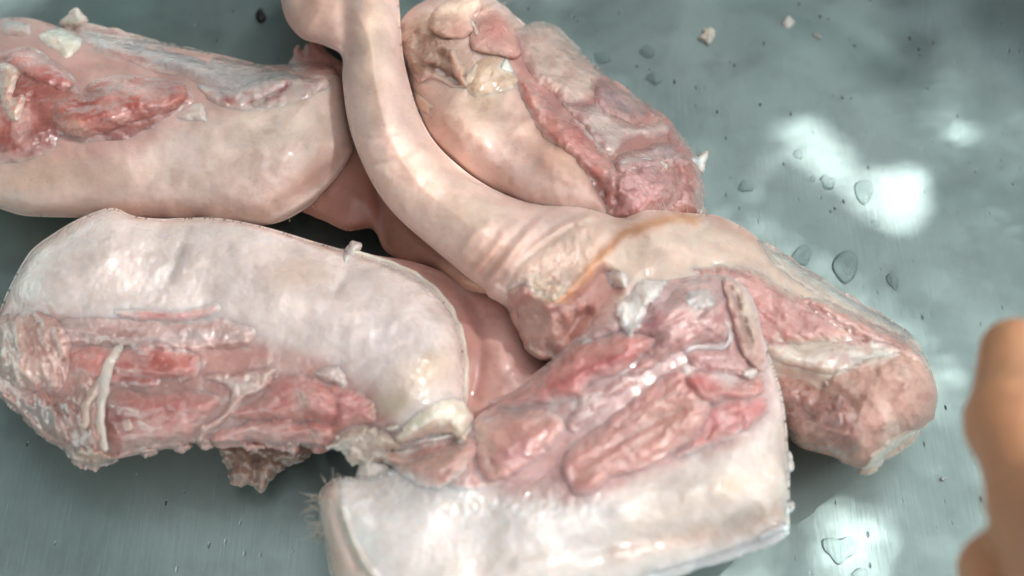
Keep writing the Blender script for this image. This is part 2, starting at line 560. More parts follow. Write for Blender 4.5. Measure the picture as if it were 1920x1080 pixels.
    Z = Z + wgt * 0.0034 * fbm(X * 1000, Y * 1000, 34, 5, 2) * (rr > 0.05)
    V = np.stack([X, Y, Z], -1).reshape(-1, 3)
    i, j = np.meshgrid(np.arange(len(full) - 1), np.arange(K), indexing='ij')
    j2 = (j + 1) % K
    Q = np.stack([i * K + j, i * K + j2, (i + 1) * K + j2, (i + 1) * K + j], -1).reshape(-1, 4)[:, ::-1]
    me = mesh_from('bowl', V, Q, m)
    add('bowl', me, rt)
    # rolled lip
    xr, zr = prof[-1]
    k = 12
    V = []
    for a in ang:
        for b in range(k):
            t = b / k * 2 * math.pi
            rad = xr + 0.004 + 0.0045 * math.cos(t)
            V.append((rad * math.cos(a), rad * math.sin(a), zr + 0.0045 * math.sin(t)))
    Q = [(i * k + b, ((i + 1) % K) * k + b, ((i + 1) % K) * k + (b + 1) % k, i * k + (b + 1) % k) for i in range(K) for b in range(k)]
    add('rolled_lip', mesh_from('rolled_lip', np.array(V), np.array(Q), m), rt)
basin()

G = 'raw pork pieces lying in the metal basin'

# ------------------------------------------------------------------ hock under the pile (skin seen in the gap)
rt = root('pork_hock', 'dusky pink hock half hidden in the dark gap beneath the bent trotter', 'pork piece', at(720, 400, 0), G)
F = Relief([(530, 250), (700, 240), (830, 380), (960, 520), (950, 560), (916, 552), (880, 545), (845, 528), (812, 505), (790, 498), (760, 492), (722, 470), (706, 438), (690, 428), (650, 433), (610, 415), (585, 405), (545, 380), (520, 300)],
           base=[(600, 350, 19), (720, 430, 20), (900, 545, 40), (820, 500, 28)], h=9, w=80,
           feats=[('s', [(700, 300), (716, 400), (722, 470)], 12, -2.0), ('b', (640, 350), 60, 60, 0, 3.0), ('n', 60, 0.8, 3), ('s', [(745, 420), (830, 500), (905, 545)], 16, 1.6)])
solid('skin', F, rt, 'skin', (172, 130, 114), [('b', (640, 370), 90, 50, 20, (158, 108, 96), 0.8), ('s', [(840, 505), (915, 552)], 18, (222, 184, 160), 0.8)], seed=11)  # gap shade put into the dark base, sunlight into the pale edge strip

# ------------------------------------------------------------------ piece at the upper left
rt = root('pork_hock', 'hock with dark red muscle above broad pale skin in the shaded upper left corner', 'pork piece', at(300, 300, 0), G)
A = Relief([(-60, 60), (-10, 38), (50, 33), (120, 52), (200, 66), (300, 80), (420, 104), (500, 122), (560, 118), (620, 122), (642, 150), (654, 220), (663, 270), (656, 300), (625, 345), (575, 390), (512, 420), (440, 420), (380, 414), (260, 412), (130, 408), (50, 405), (5, 393), (-50, 370), (-120, 240)],
           base=[(0, 80, 24), (0, 380, 22), (330, 100, 24), (330, 400, 24), (640, 200, 26), (550, 400, 25)], h=25, w=150,
           feats=[('n', 90, 1.5, 4), ('n', 26, 0.25, 9), ('s', [(-20, 330), (150, 330), (300, 315), (420, 270)], 40, -1.8), ('b', (520, 250), 90, 80, 0, 2.5),
                  ('s', [(661, 285), (640, 325), (598, 366), (548, 400), (505, 421)], 9, 1.6), ('s', [(650, 275), (620, 315), (575, 352), (520, 385)], 12, -0.8)])
A.ob = solid('skin', A, rt, 'skin', (209, 187, 177), [
    ('p', [(-60, 60), (60, 30), (300, 75), (560, 115), (600, 160), (430, 220), (330, 230), (250, 290), (-60, 300)], 24, (186, 150, 142)),
    ('b', (520, 235), 110, 70, 0, (214, 198, 184), 0.9), ('b', (330, 300), 70, 50, 0, (214, 196, 188), 0.7), ('b', (580, 340), 90, 30, -35, (206, 164, 148), 0.7),
    ('b', (100, 330), 200, 40, 0, (192, 164, 146), 0.8), ('b', (200, 395), 260, 18, 0, (196, 150, 132), 0.6),
    ('s', [(661, 285), (640, 325), (598, 366), (548, 400), (505, 421)], 9, (226, 210, 200), 0.9), ('n', 30, (190, 160, 146), 0.1, 0.4, 3)], seed=21)
a1 = lump('muscle', rt, A, [(-80, 100), (0, 96), (40, 86), (90, 100), (140, 150), (160, 182), (200, 160), (260, 150), (330, 150), (356, 166), (366, 190), (340, 216), (300, 242), (262, 270), (200, 280), (100, 282), (60, 304), (10, 308), (-80, 300)], 'muscle', (152, 94, 86), h=3.2, w=45, rag=4, ragscale=24,  # muscle colour darkened to hold the shade of this corner
    feats=[('n', 16, 0.8, 5, -12, 3.5), ('b', (220, 205), 110, 45, -8, 2.4), ('s', [(120, 265), (200, 270), (300, 235), (350, 205)], 16, -1.8), ('s', [(60, 200), (90, 240), (130, 262)], 12, -1.5)],
    paints=[('n', 18, (176, 116, 106), 0.0, 0.6, 5, -12, 2.5), ('s', [(65, 95), (110, 110), (145, 150)], 16, (118, 48, 48), 0.7), ('s', [(120, 268), (250, 262), (330, 222)], 14, (128, 66, 60), 0.7), ('b', (60, 265), 50, 25, 0, (146, 84, 76), 0.8)], seed=22)
lump('muscle', rt, [A, a1], [(20, 96), (66, 88), (108, 118), (146, 152), (120, 172), (86, 160), (40, 140), (10, 120)], 'muscle', (186, 118, 112), h=3, w=26, feats=[('n', 12, 0.6, 8, 30, 3)], paints=[('n', 14, (206, 150, 140), 0.1, 0.6, 2)], seed=23)
lump('muscle', rt, [A, a1], [(150, 172), (170, 150), (230, 138), (300, 146), (346, 156), (354, 186), (320, 212), (250, 232), (180, 258), (130, 258), (96, 232), (100, 196)], 'muscle', (168, 98, 88), h=4.2, w=40, rag=3, feats=[('n', 14, 0.9, 6, -10, 4), ('s', [(130, 190), (170, 200), (220, 190)], 8, -0.9)], paints=[('n', 16, (184, 118, 104), 0.05, 0.6, 5, -10, 2), ('b', (140, 235), 30, 14, 10, (214, 168, 150), 0.7), ('s', [(140, 180), (160, 198)], 7, (150, 60, 56), 0.7)], seed=24)
a2 = lump('membrane', rt, [A, a1], [(150, 40), (220, 54), (300, 77), (400, 101), (500, 124), (566, 138), (566, 158), (520, 178), (440, 190), (380, 172), (352, 150), (300, 142), (250, 122), (200, 108), (168, 92), (140, 62)], 'membrane', (170, 160, 158), h=2.6, w=34, rag=3, ragscale=22,
    feats=[('n', 20, 0.7, 3, 14, 4), ('s', [(250, 86), (320, 96), (390, 112)], 8, -1.2)],
    paints=[('s', [(240, 82), (300, 92), (385, 108)], 9, (104, 84, 104), 0.85), ('s', [(165, 60), (240, 80)], 14, (196, 190, 180), 0.6), ('b', (250, 110), 30, 16, 10, (160, 92, 88), 0.7), ('n', 26, (196, 188, 184), 0.0, 0.6, 9, 14, 3)], seed=25)
lump('fat_lump', rt, [A, a1, a2], [(72, 64), (96, 52), (130, 54), (154, 70), (152, 90), (138, 106), (124, 114), (106, 104), (88, 86)], 'fat', (214, 204, 188), h=2.8, w=26, rag=8, feats=[('n', 12, 0.9, 2)], paints=[('n', 14, (222, 200, 180), 0.0, 0.6, 4)], seed=26)
lump('fat_lump', rt, [A, a2], [(112, 44), (128, 26), (142, 14), (160, 28), (166, 40), (150, 54), (126, 56)], 'membrane', (168, 166, 150), h=3.5, w=18, rag=4, seed=27)
lump('fat_lump', rt, [A, a1], [(-6, 122), (24, 116), (40, 132), (32, 162), (24, 182), (44, 176), (50, 196), (34, 226), (16, 220), (0, 190)], 'fat', (200, 176, 160), h=3, w=16, rag=5, feats=[('n', 9, 0.7, 12)], paints=[('n', 12, (186, 120, 110), 0.1, 0.7, 4)], seed=28)
lump('fat_lump', rt, [A, a1], [(2, 44), (30, 36), (56, 46), (60, 62), (34, 72), (8, 66)], 'fat', (180, 150, 140), h=2.6, w=16, rag=5, seed=281)
a3 = lump('fascia', rt, [A, a1, a2], [(370, 158), (430, 164), (510, 136), (566, 140), (612, 142), (622, 160), (596, 178), (560, 192), (524, 200), (470, 208), (420, 206), (386, 188)], 'fat', (204, 186, 180), h=2.4, w=22, rag=6, ragscale=18, feats=[('n', 12, 0.9, 7), ('s', [(478, 192), (505, 180), (542, 158)], 7, -1.8)], paints=[('s', [(474, 194), (500, 184), (540, 160)], 6.5, (142, 62, 66), 0.95), ('b', (430, 190), 12, 7, 0, (160, 84, 84), 0.9), ('n', 16, (198, 152, 150), 0.1, 0.6, 8)], seed=29)
lump('fat_lump', rt, [A, a1, a3], [(340, 206), (362, 192), (386, 194), (390, 212), (384, 230), (340, 228), (328, 220)], 'fat', (204, 190, 180), h=2.2, w=18, rag=5, seed=30)
lump('skin_flap', rt, [A, a2, a3], [(540, 128), (550, 104), (549, 92), (560, 86), (566, 94), (586, 72), (600, 80), (626, 106), (650, 122), (648, 146), (610, 142), (570, 140)], 'fat', (204, 156, 146), h=2.2, w=16, rag=2, feats=[('n', 14, 0.8, 4)], paints=[('b', (560, 125), 20, 12, 0, (206, 190, 184), 0.8)], seed=31, depth=4)
bristles(A.ob, [A], [((540, 404), (543, 416), 0.5), ((585, 385), (592, 393), 0.3)])

# ------------------------------------------------------------------ piece at the top right
rt = root('pork_hock', 'hock with a knobbly joint at its top and a purplish red cut right side', 'pork piece', at(1040, 250, 0), G)
Cc = Relief([(747, 70), (752, 40), (775, 14), (800, 0), (830, -14), (900, -26), (935, 4), (972, 34), (990, 46), (1032, 46), (1062, 72), (1100, 108), (1132, 140), (1165, 158), (1205, 190), (1246, 216), (1275, 250), (1300, 284), (1314, 320), (1320, 372), (1312, 405), (1240, 425), (1160, 430), (1080, 420), (1000, 395), (960, 375), (900, 342), (850, 305), (812, 265), (790, 225), (774, 175), (763, 135), (750, 105)],
            base=[(760, 80, 34), (950, 0, 30), (850, 300, 36), (1000, 380, 36), (1150, 410, 32), (1310, 350, 18), (1240, 220, 14), (1060, 70, 18)], h=22, w=120,
            feats=[('n', 70, 1.6, 4), ('n', 24, 0.3, 6), ('b', (890, 250), 60, 40, 40, 3.0), ('s', [(1000, 250), (1050, 290), (1110, 330), (1150, 380)], 16, -2.8), ('b', (1060, 310), 40, 30, 30, 2.4), ('s', [(880, 190), (935, 250), (1000, 300)], 22, -1.4), ('s', [(790, 190), (850, 270), (930, 330)], 20, -1.0)])
Cc.ob = solid('skin', Cc, rt, 'skin', (219, 189, 177), [('b', (1040, 290), 90, 40, 35, (204, 160, 138), 0.7), ('b', (820, 230), 40, 60, -30, (198, 158, 142), 0.6), ('b', (900, 190), 60, 50, 0, (210, 188, 160), 0.6),
    ('p', [(960, 60), (1260, 200), (1330, 300), (1320, 420), (1160, 430), (1090, 300), (1000, 230), (960, 140)], 20, (178, 128, 120)), ('n', 26, (198, 160, 142), 0.1, 0.5, 3)], seed=41)
c3 = lump('fat_layer', rt, Cc, [(974, 56), (988, 44), (1034, 44), (1064, 70), (1102, 108), (1134, 140), (1116, 160), (1118, 176), (1096, 196), (1060, 194), (1016, 166), (984, 128), (972, 90)], 'fat', (206, 180, 166), h=2.8, w=28, rag=4, feats=[('n', 24, 0.9, 5)], paints=[('n', 24, (190, 150, 140), 0.1, 0.5, 3), ('b', (1050, 70), 40, 16, 40, (176, 150, 140), 0.6)], seed=42)
c6 = lump('muscle', rt, [Cc], [(1112, 176), (1122, 146), (1150, 152), (1180, 172), (1214, 206), (1206, 228), (1180, 232), (1146, 218), (1116, 200)], 'membrane', (150, 124, 124), h=2.4, w=18, feats=[('n', 14, 0.6, 3, 35, 3)], paints=[('n', 18, (126, 88, 92), 0.1, 0.6, 4, 35, 3)], seed=43)
lump('muscle', rt, [Cc], [(1184, 178), (1206, 188), (1232, 208), (1250, 222), (1240, 228), (1214, 216), (1196, 200)], 'muscle', (134, 82, 84), h=2, w=12, seed=44)
c5 = lump('fascia', rt, [Cc, c3], [(1050, 190), (1070, 196), (1104, 192), (1124, 184), (1160, 214), (1200, 228), (1246, 226), (1262, 246), (1240, 262), (1190, 262), (1156, 292), (1130, 290), (1104, 262), (1076, 226)], 'fat', (198, 176, 168), h=2.8, w=22, rag=6, ragscale=18, feats=[('n', 13, 1.0, 5, 30, 2)], paints=[('n', 18, (178, 130, 126), 0.12, 0.6, 4), ('b', (1225, 243), 30, 12, 0, (214, 200, 190), 0.8)], seed=45)
c4 = lump('muscle', rt, [Cc, c5], [(966, 140), (990, 148), (1018, 172), (1046, 204), (1090, 232), (1120, 262), (1150, 300), (1160, 350), (1150, 396), (1128, 372), (1090, 318), (1060, 286), (1020, 260), (996, 224), (978, 190)], 'muscle', (184, 108, 96), h=3.4, w=22, rag=5, feats=[('n', 12, 0.9, 5, 40, 2.4)], paints=[('n', 15, (206, 146, 132), 0.1, 0.7, 4), ('s', [(1020, 262), (1080, 300), (1130, 362)], 12, (130, 56, 48), 0.8), ('b', (1005, 190), 16, 16, 0, (214, 164, 150), 0.8), ('b', (1090, 250), 20, 16, 30, (166, 70, 62), 0.7)], seed=46)
c7 = lump('muscle', rt, [Cc, c4], [(1146, 316), (1190, 296), (1240, 304), (1266, 330), (1268, 364), (1240, 392), (1206, 410), (1168, 420), (1136, 400), (1134, 356)], 'muscle', (188, 132, 130), h=4.2, w=30, rag=4, feats=[('n', 12, 1.0, 5), ('n', 40, 1.0, 8)], paints=[('n', 14, (206, 160, 156), 0.08, 0.7, 4), ('b', (1160, 370), 20, 40, 0, (150, 84, 78), 0.7), ('n', 20, (160, 92, 92), 0.2, 0.7, 9)], seed=47)
c8 = lump('muscle', rt, [Cc], [(1250, 232), (1276, 250), (1300, 284), (1316, 322), (1322, 376), (1314, 410), (1246, 420), (1240, 396), (1266, 366), (1264, 330), (1254, 290)], 'muscle', (146, 76, 68), h=2.4, w=24, rag=3, feats=[('n', 16, 0.8, 5)], paints=[('n', 20, (170, 100, 92), 0.1, 0.6, 4), ('b', (1265, 260), 16, 22, 0, (186, 130, 126), 0.8)], seed=48)
lump('fascia', rt, [Cc, c5, c7, c8], [(1150, 300), (1172, 284), (1220, 270), (1252, 264), (1280, 284), (1296, 304), (1268, 316), (1240, 312), (1196, 318), (1160, 326)], 'membrane', (184, 160, 158), h=2.8, w=14, rag=4, feats=[('r', 16, 0.8, 5, 5, 3), ('n', 10, 0.7, 4)], paints=[('n', 14, (150, 110, 110), 0.1, 0.7, 6, 0, 2)], seed=49)
strand('tendon', rt, [Cc, c5, c7], [(1156, 316), (1176, 306), (1206, 302), (1236, 306), (1250, 316)], 1.3, 'fat', (216, 196, 184), seed=2)
lump('fat_lump', rt, [Cc, c8], [(1294, 296), (1310, 290), (1329, 282), (1324, 304), (1318, 326), (1306, 312)], 'fat', (232, 232, 224), h=2.2, w=12, rag=1, soft=False, seed=50)
# joint end
c2 = lump('bone_end', rt, Cc, [(748, 70), (764, 36), (800, 20), (840, 40), (880, 84), (896, 120), (880, 160), (862, 168), (846, 164), (812, 148), (786, 156), (768, 138), (754, 108)], 'bone', (190, 160, 142), h=4, w=40, rag=3, feats=[('n', 14, 1.6, 6), ('s', [(776, 66), (800, 96), (830, 112)], 10, -2.0), ('s', [(812, 128), (836, 140), (858, 158)], 9, -3.0), ('s', [(774, 76), (768, 100), (780, 130)], 6, 1.4)], paints=[('n', 14, (150, 116, 98), 0.05, 0.8, 5), ('s', [(806, 122), (850, 146)], 12, (118, 84, 68), 0.7), ('b', (790, 100), 14, 20, 0, (138, 104, 88), 0.6)], seed=51)
c1 = lump('joint_knuckle', rt, [Cc, c2], [(804, 52), (806, 28), (830, 4), (870, -14), (910, -16), (904, 14), (890, 30), (890, 60), (860, 74), (826, 70)], 'bone', (216, 178, 160), h=8, w=40, rag=2, feats=[('n', 30, 1.0, 4)], paints=[('b', (865, 60), 30, 16, 10, (176, 118, 104), 0.8), ('b', (850, 10), 50, 16, 0, (226, 208, 186), 0.8)], seed=52)
c1b = lump('joint_knuckle', rt, [Cc, c2], [(880, 74), (892, 32), (914, 8), (936, 6), (960, 24), (982, 54), (968, 60), (978, 96), (966, 112), (930, 104), (890, 96)], 'bone', (204, 160, 148), h=7.5, w=40, rag=2, feats=[('n', 26, 0.9, 8)], paints=[('b', (930, 55), 26, 30, 0, (184, 122, 114), 0.8), ('s', [(914, 10), (950, 22), (980, 54)], 9, (224, 206, 194), 0.8)], seed=53)
lump('fat_lump', rt, [Cc, c1, c1b], [(882, 34), (892, 40), (898, 62), (892, 68), (884, 54)], 'fat', (220, 190, 176), h=3.0, w=8, rag=1, seed=54)
c9 = lump('fat_lump', rt, [Cc, c2], [(868, 150), (888, 118), (920, 100), (950, 104), (966, 132), (976, 150), (960, 170), (920, 180), (886, 184), (872, 170)], 'fat', (208, 182, 158), h=2.8, w=26, rag=2, feats=[('n', 22, 0.8, 4)], paints=[('b', (948, 124), 14, 14, 0, (226, 226, 210), 0.8), ('n', 20, (196, 160, 138), 0.1, 0.5, 4)], seed=55)  # white blob at the tip is a wet glint painted in
lump('skin_flap', rt, [Cc, c2, c9], [(840, 96), (852, 92), (862, 112), (874, 128), (872, 146), (880, 160), (870, 164), (852, 146), (844, 122)], 'skin', (208, 174, 154), h=2.4, w=9, rag=1.5, seed=56)
lump('skin_flap', rt, [Cc, c2, c9], [(936, 128), (950, 108), (964, 134), (956, 138)], 'fat', (232, 232, 220), h=1.6, w=6, rag=1, seed=57)  # white fat tip with the wet glint put into its colour
lump('skin_flap', rt, [Cc], [(768, 172), (778, 170), (800, 186), (816, 204), (806, 208), (812, 222), (794, 212), (780, 204)], 'skin', (214, 184, 164), h=1.5, w=8, rag=3, ragscale=9, seed=58)
bristles(Cc.ob, [Cc], hair_row([(772, 172), (790, 225), (815, 268), (850, 303)], 26, 205, 12) + [((800, 262), (826, 284), 0.6), ((806, 268), (832, 288), 0.4), ((1232, 372), (1248, 396), 1.0), ((1288, 378), (1290, 400), 0.6), ((855, 160), (868, 172), 0.4), ((940, 8), (958, -4), 1), ((944, 8), (962, 2), 1)])

# ------------------------------------------------------------------ the bent trotter across the middle
rt = root('pork_trotter', 'long bent trotter with wrinkled skin and an orange tan cut edge in the middle', 'pork piece', at(900, 400, 0), G)
B = Relief([(515, -60), (526, 0), (538, 40), (566, 72), (604, 84), (640, 104), (642, 150), (650, 215), (664, 268), (688, 325), (716, 372), (752, 414), (800, 456), (848, 496), (882, 524), (906, 540), (916, 556), (934, 566), (952, 580), (962, 606), (984, 640), (988, 658), (1014, 674), (1040, 676), (1080, 700), (1200, 760), (1400, 800), (1470, 806), (1500, 838), (1560, 856), (1612, 880), (1640, 872), (1664, 850), (1712, 816), (1744, 790), (1758, 745), (1752, 710), (1738, 670), (1706, 628), (1650, 592), (1590, 560), (1530, 520), (1480, 486), (1440, 462), (1396, 428), (1344, 404), (1296, 400), (1240, 394), (1200, 396), (1164, 408), (1130, 398), (1080, 386), (1010, 383), (960, 370), (900, 340), (852, 304), (812, 262), (786, 214), (770, 165), (757, 110), (752, 60), (748, 0), (740, -60)],
           base=[(600, 0, 40), (700, 60, 46), (700, 300, 46), (850, 420, 44), (960, 470, 46), (985, 640, 42), (1080, 400, 44), (1200, 450, 42), (1350, 450, 34), (1500, 540, 28), (1700, 640, 22), (1740, 760, 25), (1600, 860, 29), (1470, 760, 26)], h=19, w=100,
           feats=[('n', 80, 1.0, 4), ('n', 30, 0.25, 9), ('s', [(665, 250), (700, 262), (740, 250)], 6, -0.5), ('s', [(690, 310), (740, 300), (790, 270)], 7, -0.6), ('s', [(735, 390), (780, 360), (820, 318)], 7, -0.5), ('s', [(720, 130), (730, 230), (780, 310), (860, 370)], 18, 0.9), ('s', [(640, -40), (648, 40), (646, 100)], 16, -3.5), ('s', [(690, -20), (690, 60), (680, 130)], 26, 2.0), ('b', (590, 20), 50, 50, 0, 2.0),
                  ('s', [(905, 515), (944, 470), (970, 442), (1024, 391)], 9, -2.0), ('s', [(924, 525), (960, 470), (1016, 402)], 11, 2.0), ('s', [(938, 530), (985, 470), (1046, 422), (1098, 396)], 8, -2.2), ('s', [(955, 505), (1005, 455), (1060, 418), (1112, 400)], 11, 2.0), ('s', [(950, 540), (972, 500), (1010, 466), (1076, 424)], 7, -1.6),
                  ('s', [(880, 505), (905, 470), (930, 440)], 10, -1.2), ('s', [(868, 470), (890, 440), (915, 420)], 10, 1.0), ('s', [(1100, 470), (1140, 430), (1180, 408)], 14, 1.2),
                  ('s', [(1000, 560), (1030, 574), (1080, 540), (1125, 492), (1170, 446), (1240, 420), (1300, 412)], 14, 1.7),
                  ('np', [(960, 540), (1000, 500), (1060, 520), (1100, 560), (1090, 640), (1020, 690), (970, 640)], 20, 18, 1.5, 7), ('np', [(980, 510), (1040, 450), (1110, 420), (1120, 470), (1050, 550), (990, 545)], 16, 9, 0.55, 8), ('s', [(1066, 630), (1082, 604), (1100, 586)], 11, -4.5), ('s', [(955, 572), (975, 620), (1000, 668)], 8, 1.0),
                  ('p', [(985, 560), (1030, 580), (1085, 545), (1130, 500), (1160, 540), (1120, 600), (1040, 670), (990, 650), (962, 590)], 14, -4.0),
                  ('p', [(1290, 500), (1420, 500), (1600, 620), (1650, 640), (1440, 650), (1380, 560)], 20, -1.5),
                  ('b', (1640, 760), 100, 70, 15, 3.0), ('s', [(1440, 700), (1520, 716), (1560, 740), (1600, 760)], 18, -3.0), ('n', 30, 0.5, 2)])
B.ob = solid('skin', B, rt, 'skin', (223, 194, 183), [
    ('b', (590, 20), 80, 70, 0, (198, 164, 148), 0.9), ('b', (700, 80), 30, 140, 0, (214, 192, 170), 0.7), ('b', (770, 330), 90, 80, 30, (228, 198, 180), 0.6),
    ('b', (880, 400), 70, 40, 20, (206, 188, 168), 0.7), ('b', (905, 490), 60, 40, 0, (206, 162, 142), 0.7),
    ('p', [(975, 500), (1030, 440), (1110, 405), (1180, 410), (1130, 470), (1080, 530), (1030, 560), (985, 545)], 20, (216, 190, 172), 0.7), ('n', 14, (210, 180, 156), 0.15, 0.25, 6),
    ('p', [(985, 560), (1030, 572), (1085, 535), (1130, 495), (1180, 520), (1120, 600), (1040, 680), (980, 660), (950, 580)], 14, (192, 144, 134)),
    ('p', [(1130, 490), (1180, 446), (1250, 425), (1320, 412), (1400, 436), (1470, 490), (1560, 545), (1660, 605), (1720, 650), (1740, 720), (1660, 860), (1480, 830), (1400, 700), (1250, 560)], 14, (214, 192, 176)),
    ('s', [(1008, 566), (1035, 568), (1080, 534), (1122, 486), (1168, 440), (1235, 418), (1300, 409)], 11, (206, 154, 116), 0.9),
    ('s', [(1340, 404), (1440, 462), (1530, 520)], 12, (206, 166, 150), 0.8),
    ('p', [(1460, 700), (1560, 720), (1660, 650), (1720, 670), (1760, 740), (1740, 800), (1610, 890), (1470, 840)], 24, (190, 148, 132)),
    ], seed=61, under=70)
bm = lump('muscle', rt, B, [(1290, 508), (1320, 496), (1372, 494), (1424, 508), (1480, 540), (1520, 556), (1560, 590), (1610, 624), (1660, 640), (1640, 656), (1560, 644), (1500, 648), (1440, 650), (1400, 640), (1370, 560)], 'muscle', (198, 140, 132), h=2.6, w=26, rag=4, feats=[('n', 14, 0.9, 4, 38, 4), ('n', 50, 1.0, 7)], paints=[('n', 14, (214, 172, 162), 0.1, 0.6, 5, 38, 4), ('s', [(1296, 506), (1340, 498), (1380, 504)], 14, (150, 70, 76), 0.9), ('b', (1440, 600), 50, 30, 30, (190, 122, 112), 0.7)], seed=62)
bm2 = lump('muscle', rt, [B, bm], [(1500, 560), (1530, 556), (1580, 574), (1640, 606), (1700, 632), (1740, 672), (1744, 700), (1700, 672), (1640, 650), (1590, 626), (1540, 596)], 'muscle', (190, 138, 130), h=3, w=18, rag=3, feats=[('n', 12, 0.8, 4, 30, 4)], paints=[('n', 14, (210, 170, 160), 0.1, 0.6, 5, 30, 4), ('s', [(1510, 566), (1560, 600), (1620, 640)], 6, (136, 76, 70), 0.8)], seed=63)
bf = lump('fascia', rt, [B, bm, bm2], [(1436, 644), (1470, 640), (1510, 654), (1560, 640), (1600, 634), (1660, 638), (1694, 656), (1660, 686), (1600, 704), (1550, 706), (1500, 694), (1450, 676)], 'fat', (232, 222, 210), h=2.8, w=22, rag=4, ragscale=20, feats=[('n', 24, 1.0, 4, 8, 2)], paints=[('b', (1580, 670), 40, 14, 10, (196, 186, 184), 0.6), ('n', 22, (204, 160, 146), 0.15, 0.6, 4)], seed=64)
lump('fat_layer', rt, [B, bm, bm2], [(1420, 452), (1450, 462), (1500, 494), (1560, 534), (1640, 580), (1700, 618), (1716, 636), (1690, 636), (1620, 606), (1560, 574), (1500, 536), (1450, 498)], 'fat', (228, 214, 202), h=1.8, w=16, rag=2, feats=[('n', 30, 0.8, 4)], seed=640)
bk = lump('joint_knuckle', rt, [B, bf], [(1545, 716), (1580, 690), (1640, 668), (1700, 664), (1740, 690), (1756, 738), (1748, 786), (1700, 816), (1656, 850), (1610, 876), (1560, 852), (1530, 800), (1528, 750)], 'bone', (208, 170, 156), h=4, w=60, soft=True, rag=4, feats=[('n', 24, 1.3, 4), ('r', 46, 1.4, 12, 60, 1.6), ('s', [(1700, 670), (1712, 720), (1708, 780)], 8, -1.4), ('s', [(1640, 690), (1655, 720), (1700, 724)], 8, -1.2)], paints=[('n', 24, (186, 138, 124), 0.05, 0.6, 4), ('b', (1600, 720), 40, 22, 0, (206, 164, 150), 0.7), ('b', (1640, 790), 50, 40, 0, (184, 138, 124), 0.5), ('n', 30, (228, 206, 192), 0.12, 0.6, 31, 60, 2)], seed=65)  # brownish flesh, lower half painted darker for its shade
lump('muscle', rt, [B, bk], [(1450, 700), (1500, 706), (1560, 722), (1600, 760), (1620, 810), (1600, 866), (1560, 852), (1500, 836), (1466, 800), (1456, 750)], 'muscle', (150, 102, 90), h=2.0, w=40, rag=3, feats=[('n', 20, 1.2, 4)], paints=[('n', 20, (134, 86, 76), 0.0, 0.7, 4)], seed=66)  # brown flesh darkened further, underside shade put into the colour
lump('fat_lump', rt, [B, bk], [(1640, 842), (1668, 822), (1700, 806), (1724, 806), (1716, 826), (1690, 846), (1660, 862), (1640, 886), (1612, 888), (1620, 866)], 'fat', (204, 182, 164), h=2.8, w=12, rag=4, seed=67, depth=5)
lump('fat_lump', rt, [B], [(1545, 712), (1556, 720), (1568, 736), (1560, 744), (1548, 730)], 'fat', (212, 186, 170), h=2.4, w=8, rag=2, seed=671)
lump('skin_edge', rt, B, [(980, 528), (996, 514), (1018, 524), (1042, 530), (1066, 536), (1058, 552), (1040, 566), (1024, 562), (1004, 548)], 'skin', (216, 188, 168), h=1.0, w=16, rag=4, ragscale=9, feats=[('n', 9, 0.8, 4)], paints=[('n', 9, (190, 150, 118), 0.2, 0.5, 4)], seed=68)
lump('skin_flap', rt, B, [(944, 566), (956, 536), (984, 530), (1016, 552), (1060, 566), (1092, 588), (1060, 630), (1036, 668), (1014, 676), (986, 656), (972, 622), (960, 592)], 'skin', (202, 164, 152), h=1.8, w=40, rag=4, feats=[('n', 16, 1.0, 5, 60, 2.2), ('r', 24, 0.8, 6, 65, 2.5), ('s', [(990, 570), (1000, 610), (1030, 650)], 10, -1.2), ('s', [(1030, 576), (1040, 610), (1052, 630)], 9, 1.2)], paints=[('s', [(960, 592), (984, 646), (1014, 672)], 9, (208, 172, 156), 0.8), ('b', (1050, 590), 26, 22, 0, (160, 110, 104), 0.6), ('n', 18, (180, 132, 122), 0.05, 0.6, 5, 60, 2)], seed=69, depth=5)
lump('fat_lump', rt, B, [(1128, 508), (1146, 502), (1166, 506), (1184, 522), (1176, 542), (1154, 544), (1140, 530)], 'fat', (220, 206, 196), h=1.8, w=22, rag=7, ragscale=9, seed=70)
bristles(B.ob, [B], [((1468, 500), (1432, 432), 5), ((1476, 506), (1446, 446), 6), ((1180, 420), (1172, 408), 2), ((1240, 398), (1232, 376), 2), ((1250, 398), (1238, 370), 3), ((1290, 400), (1289, 376), 3)])

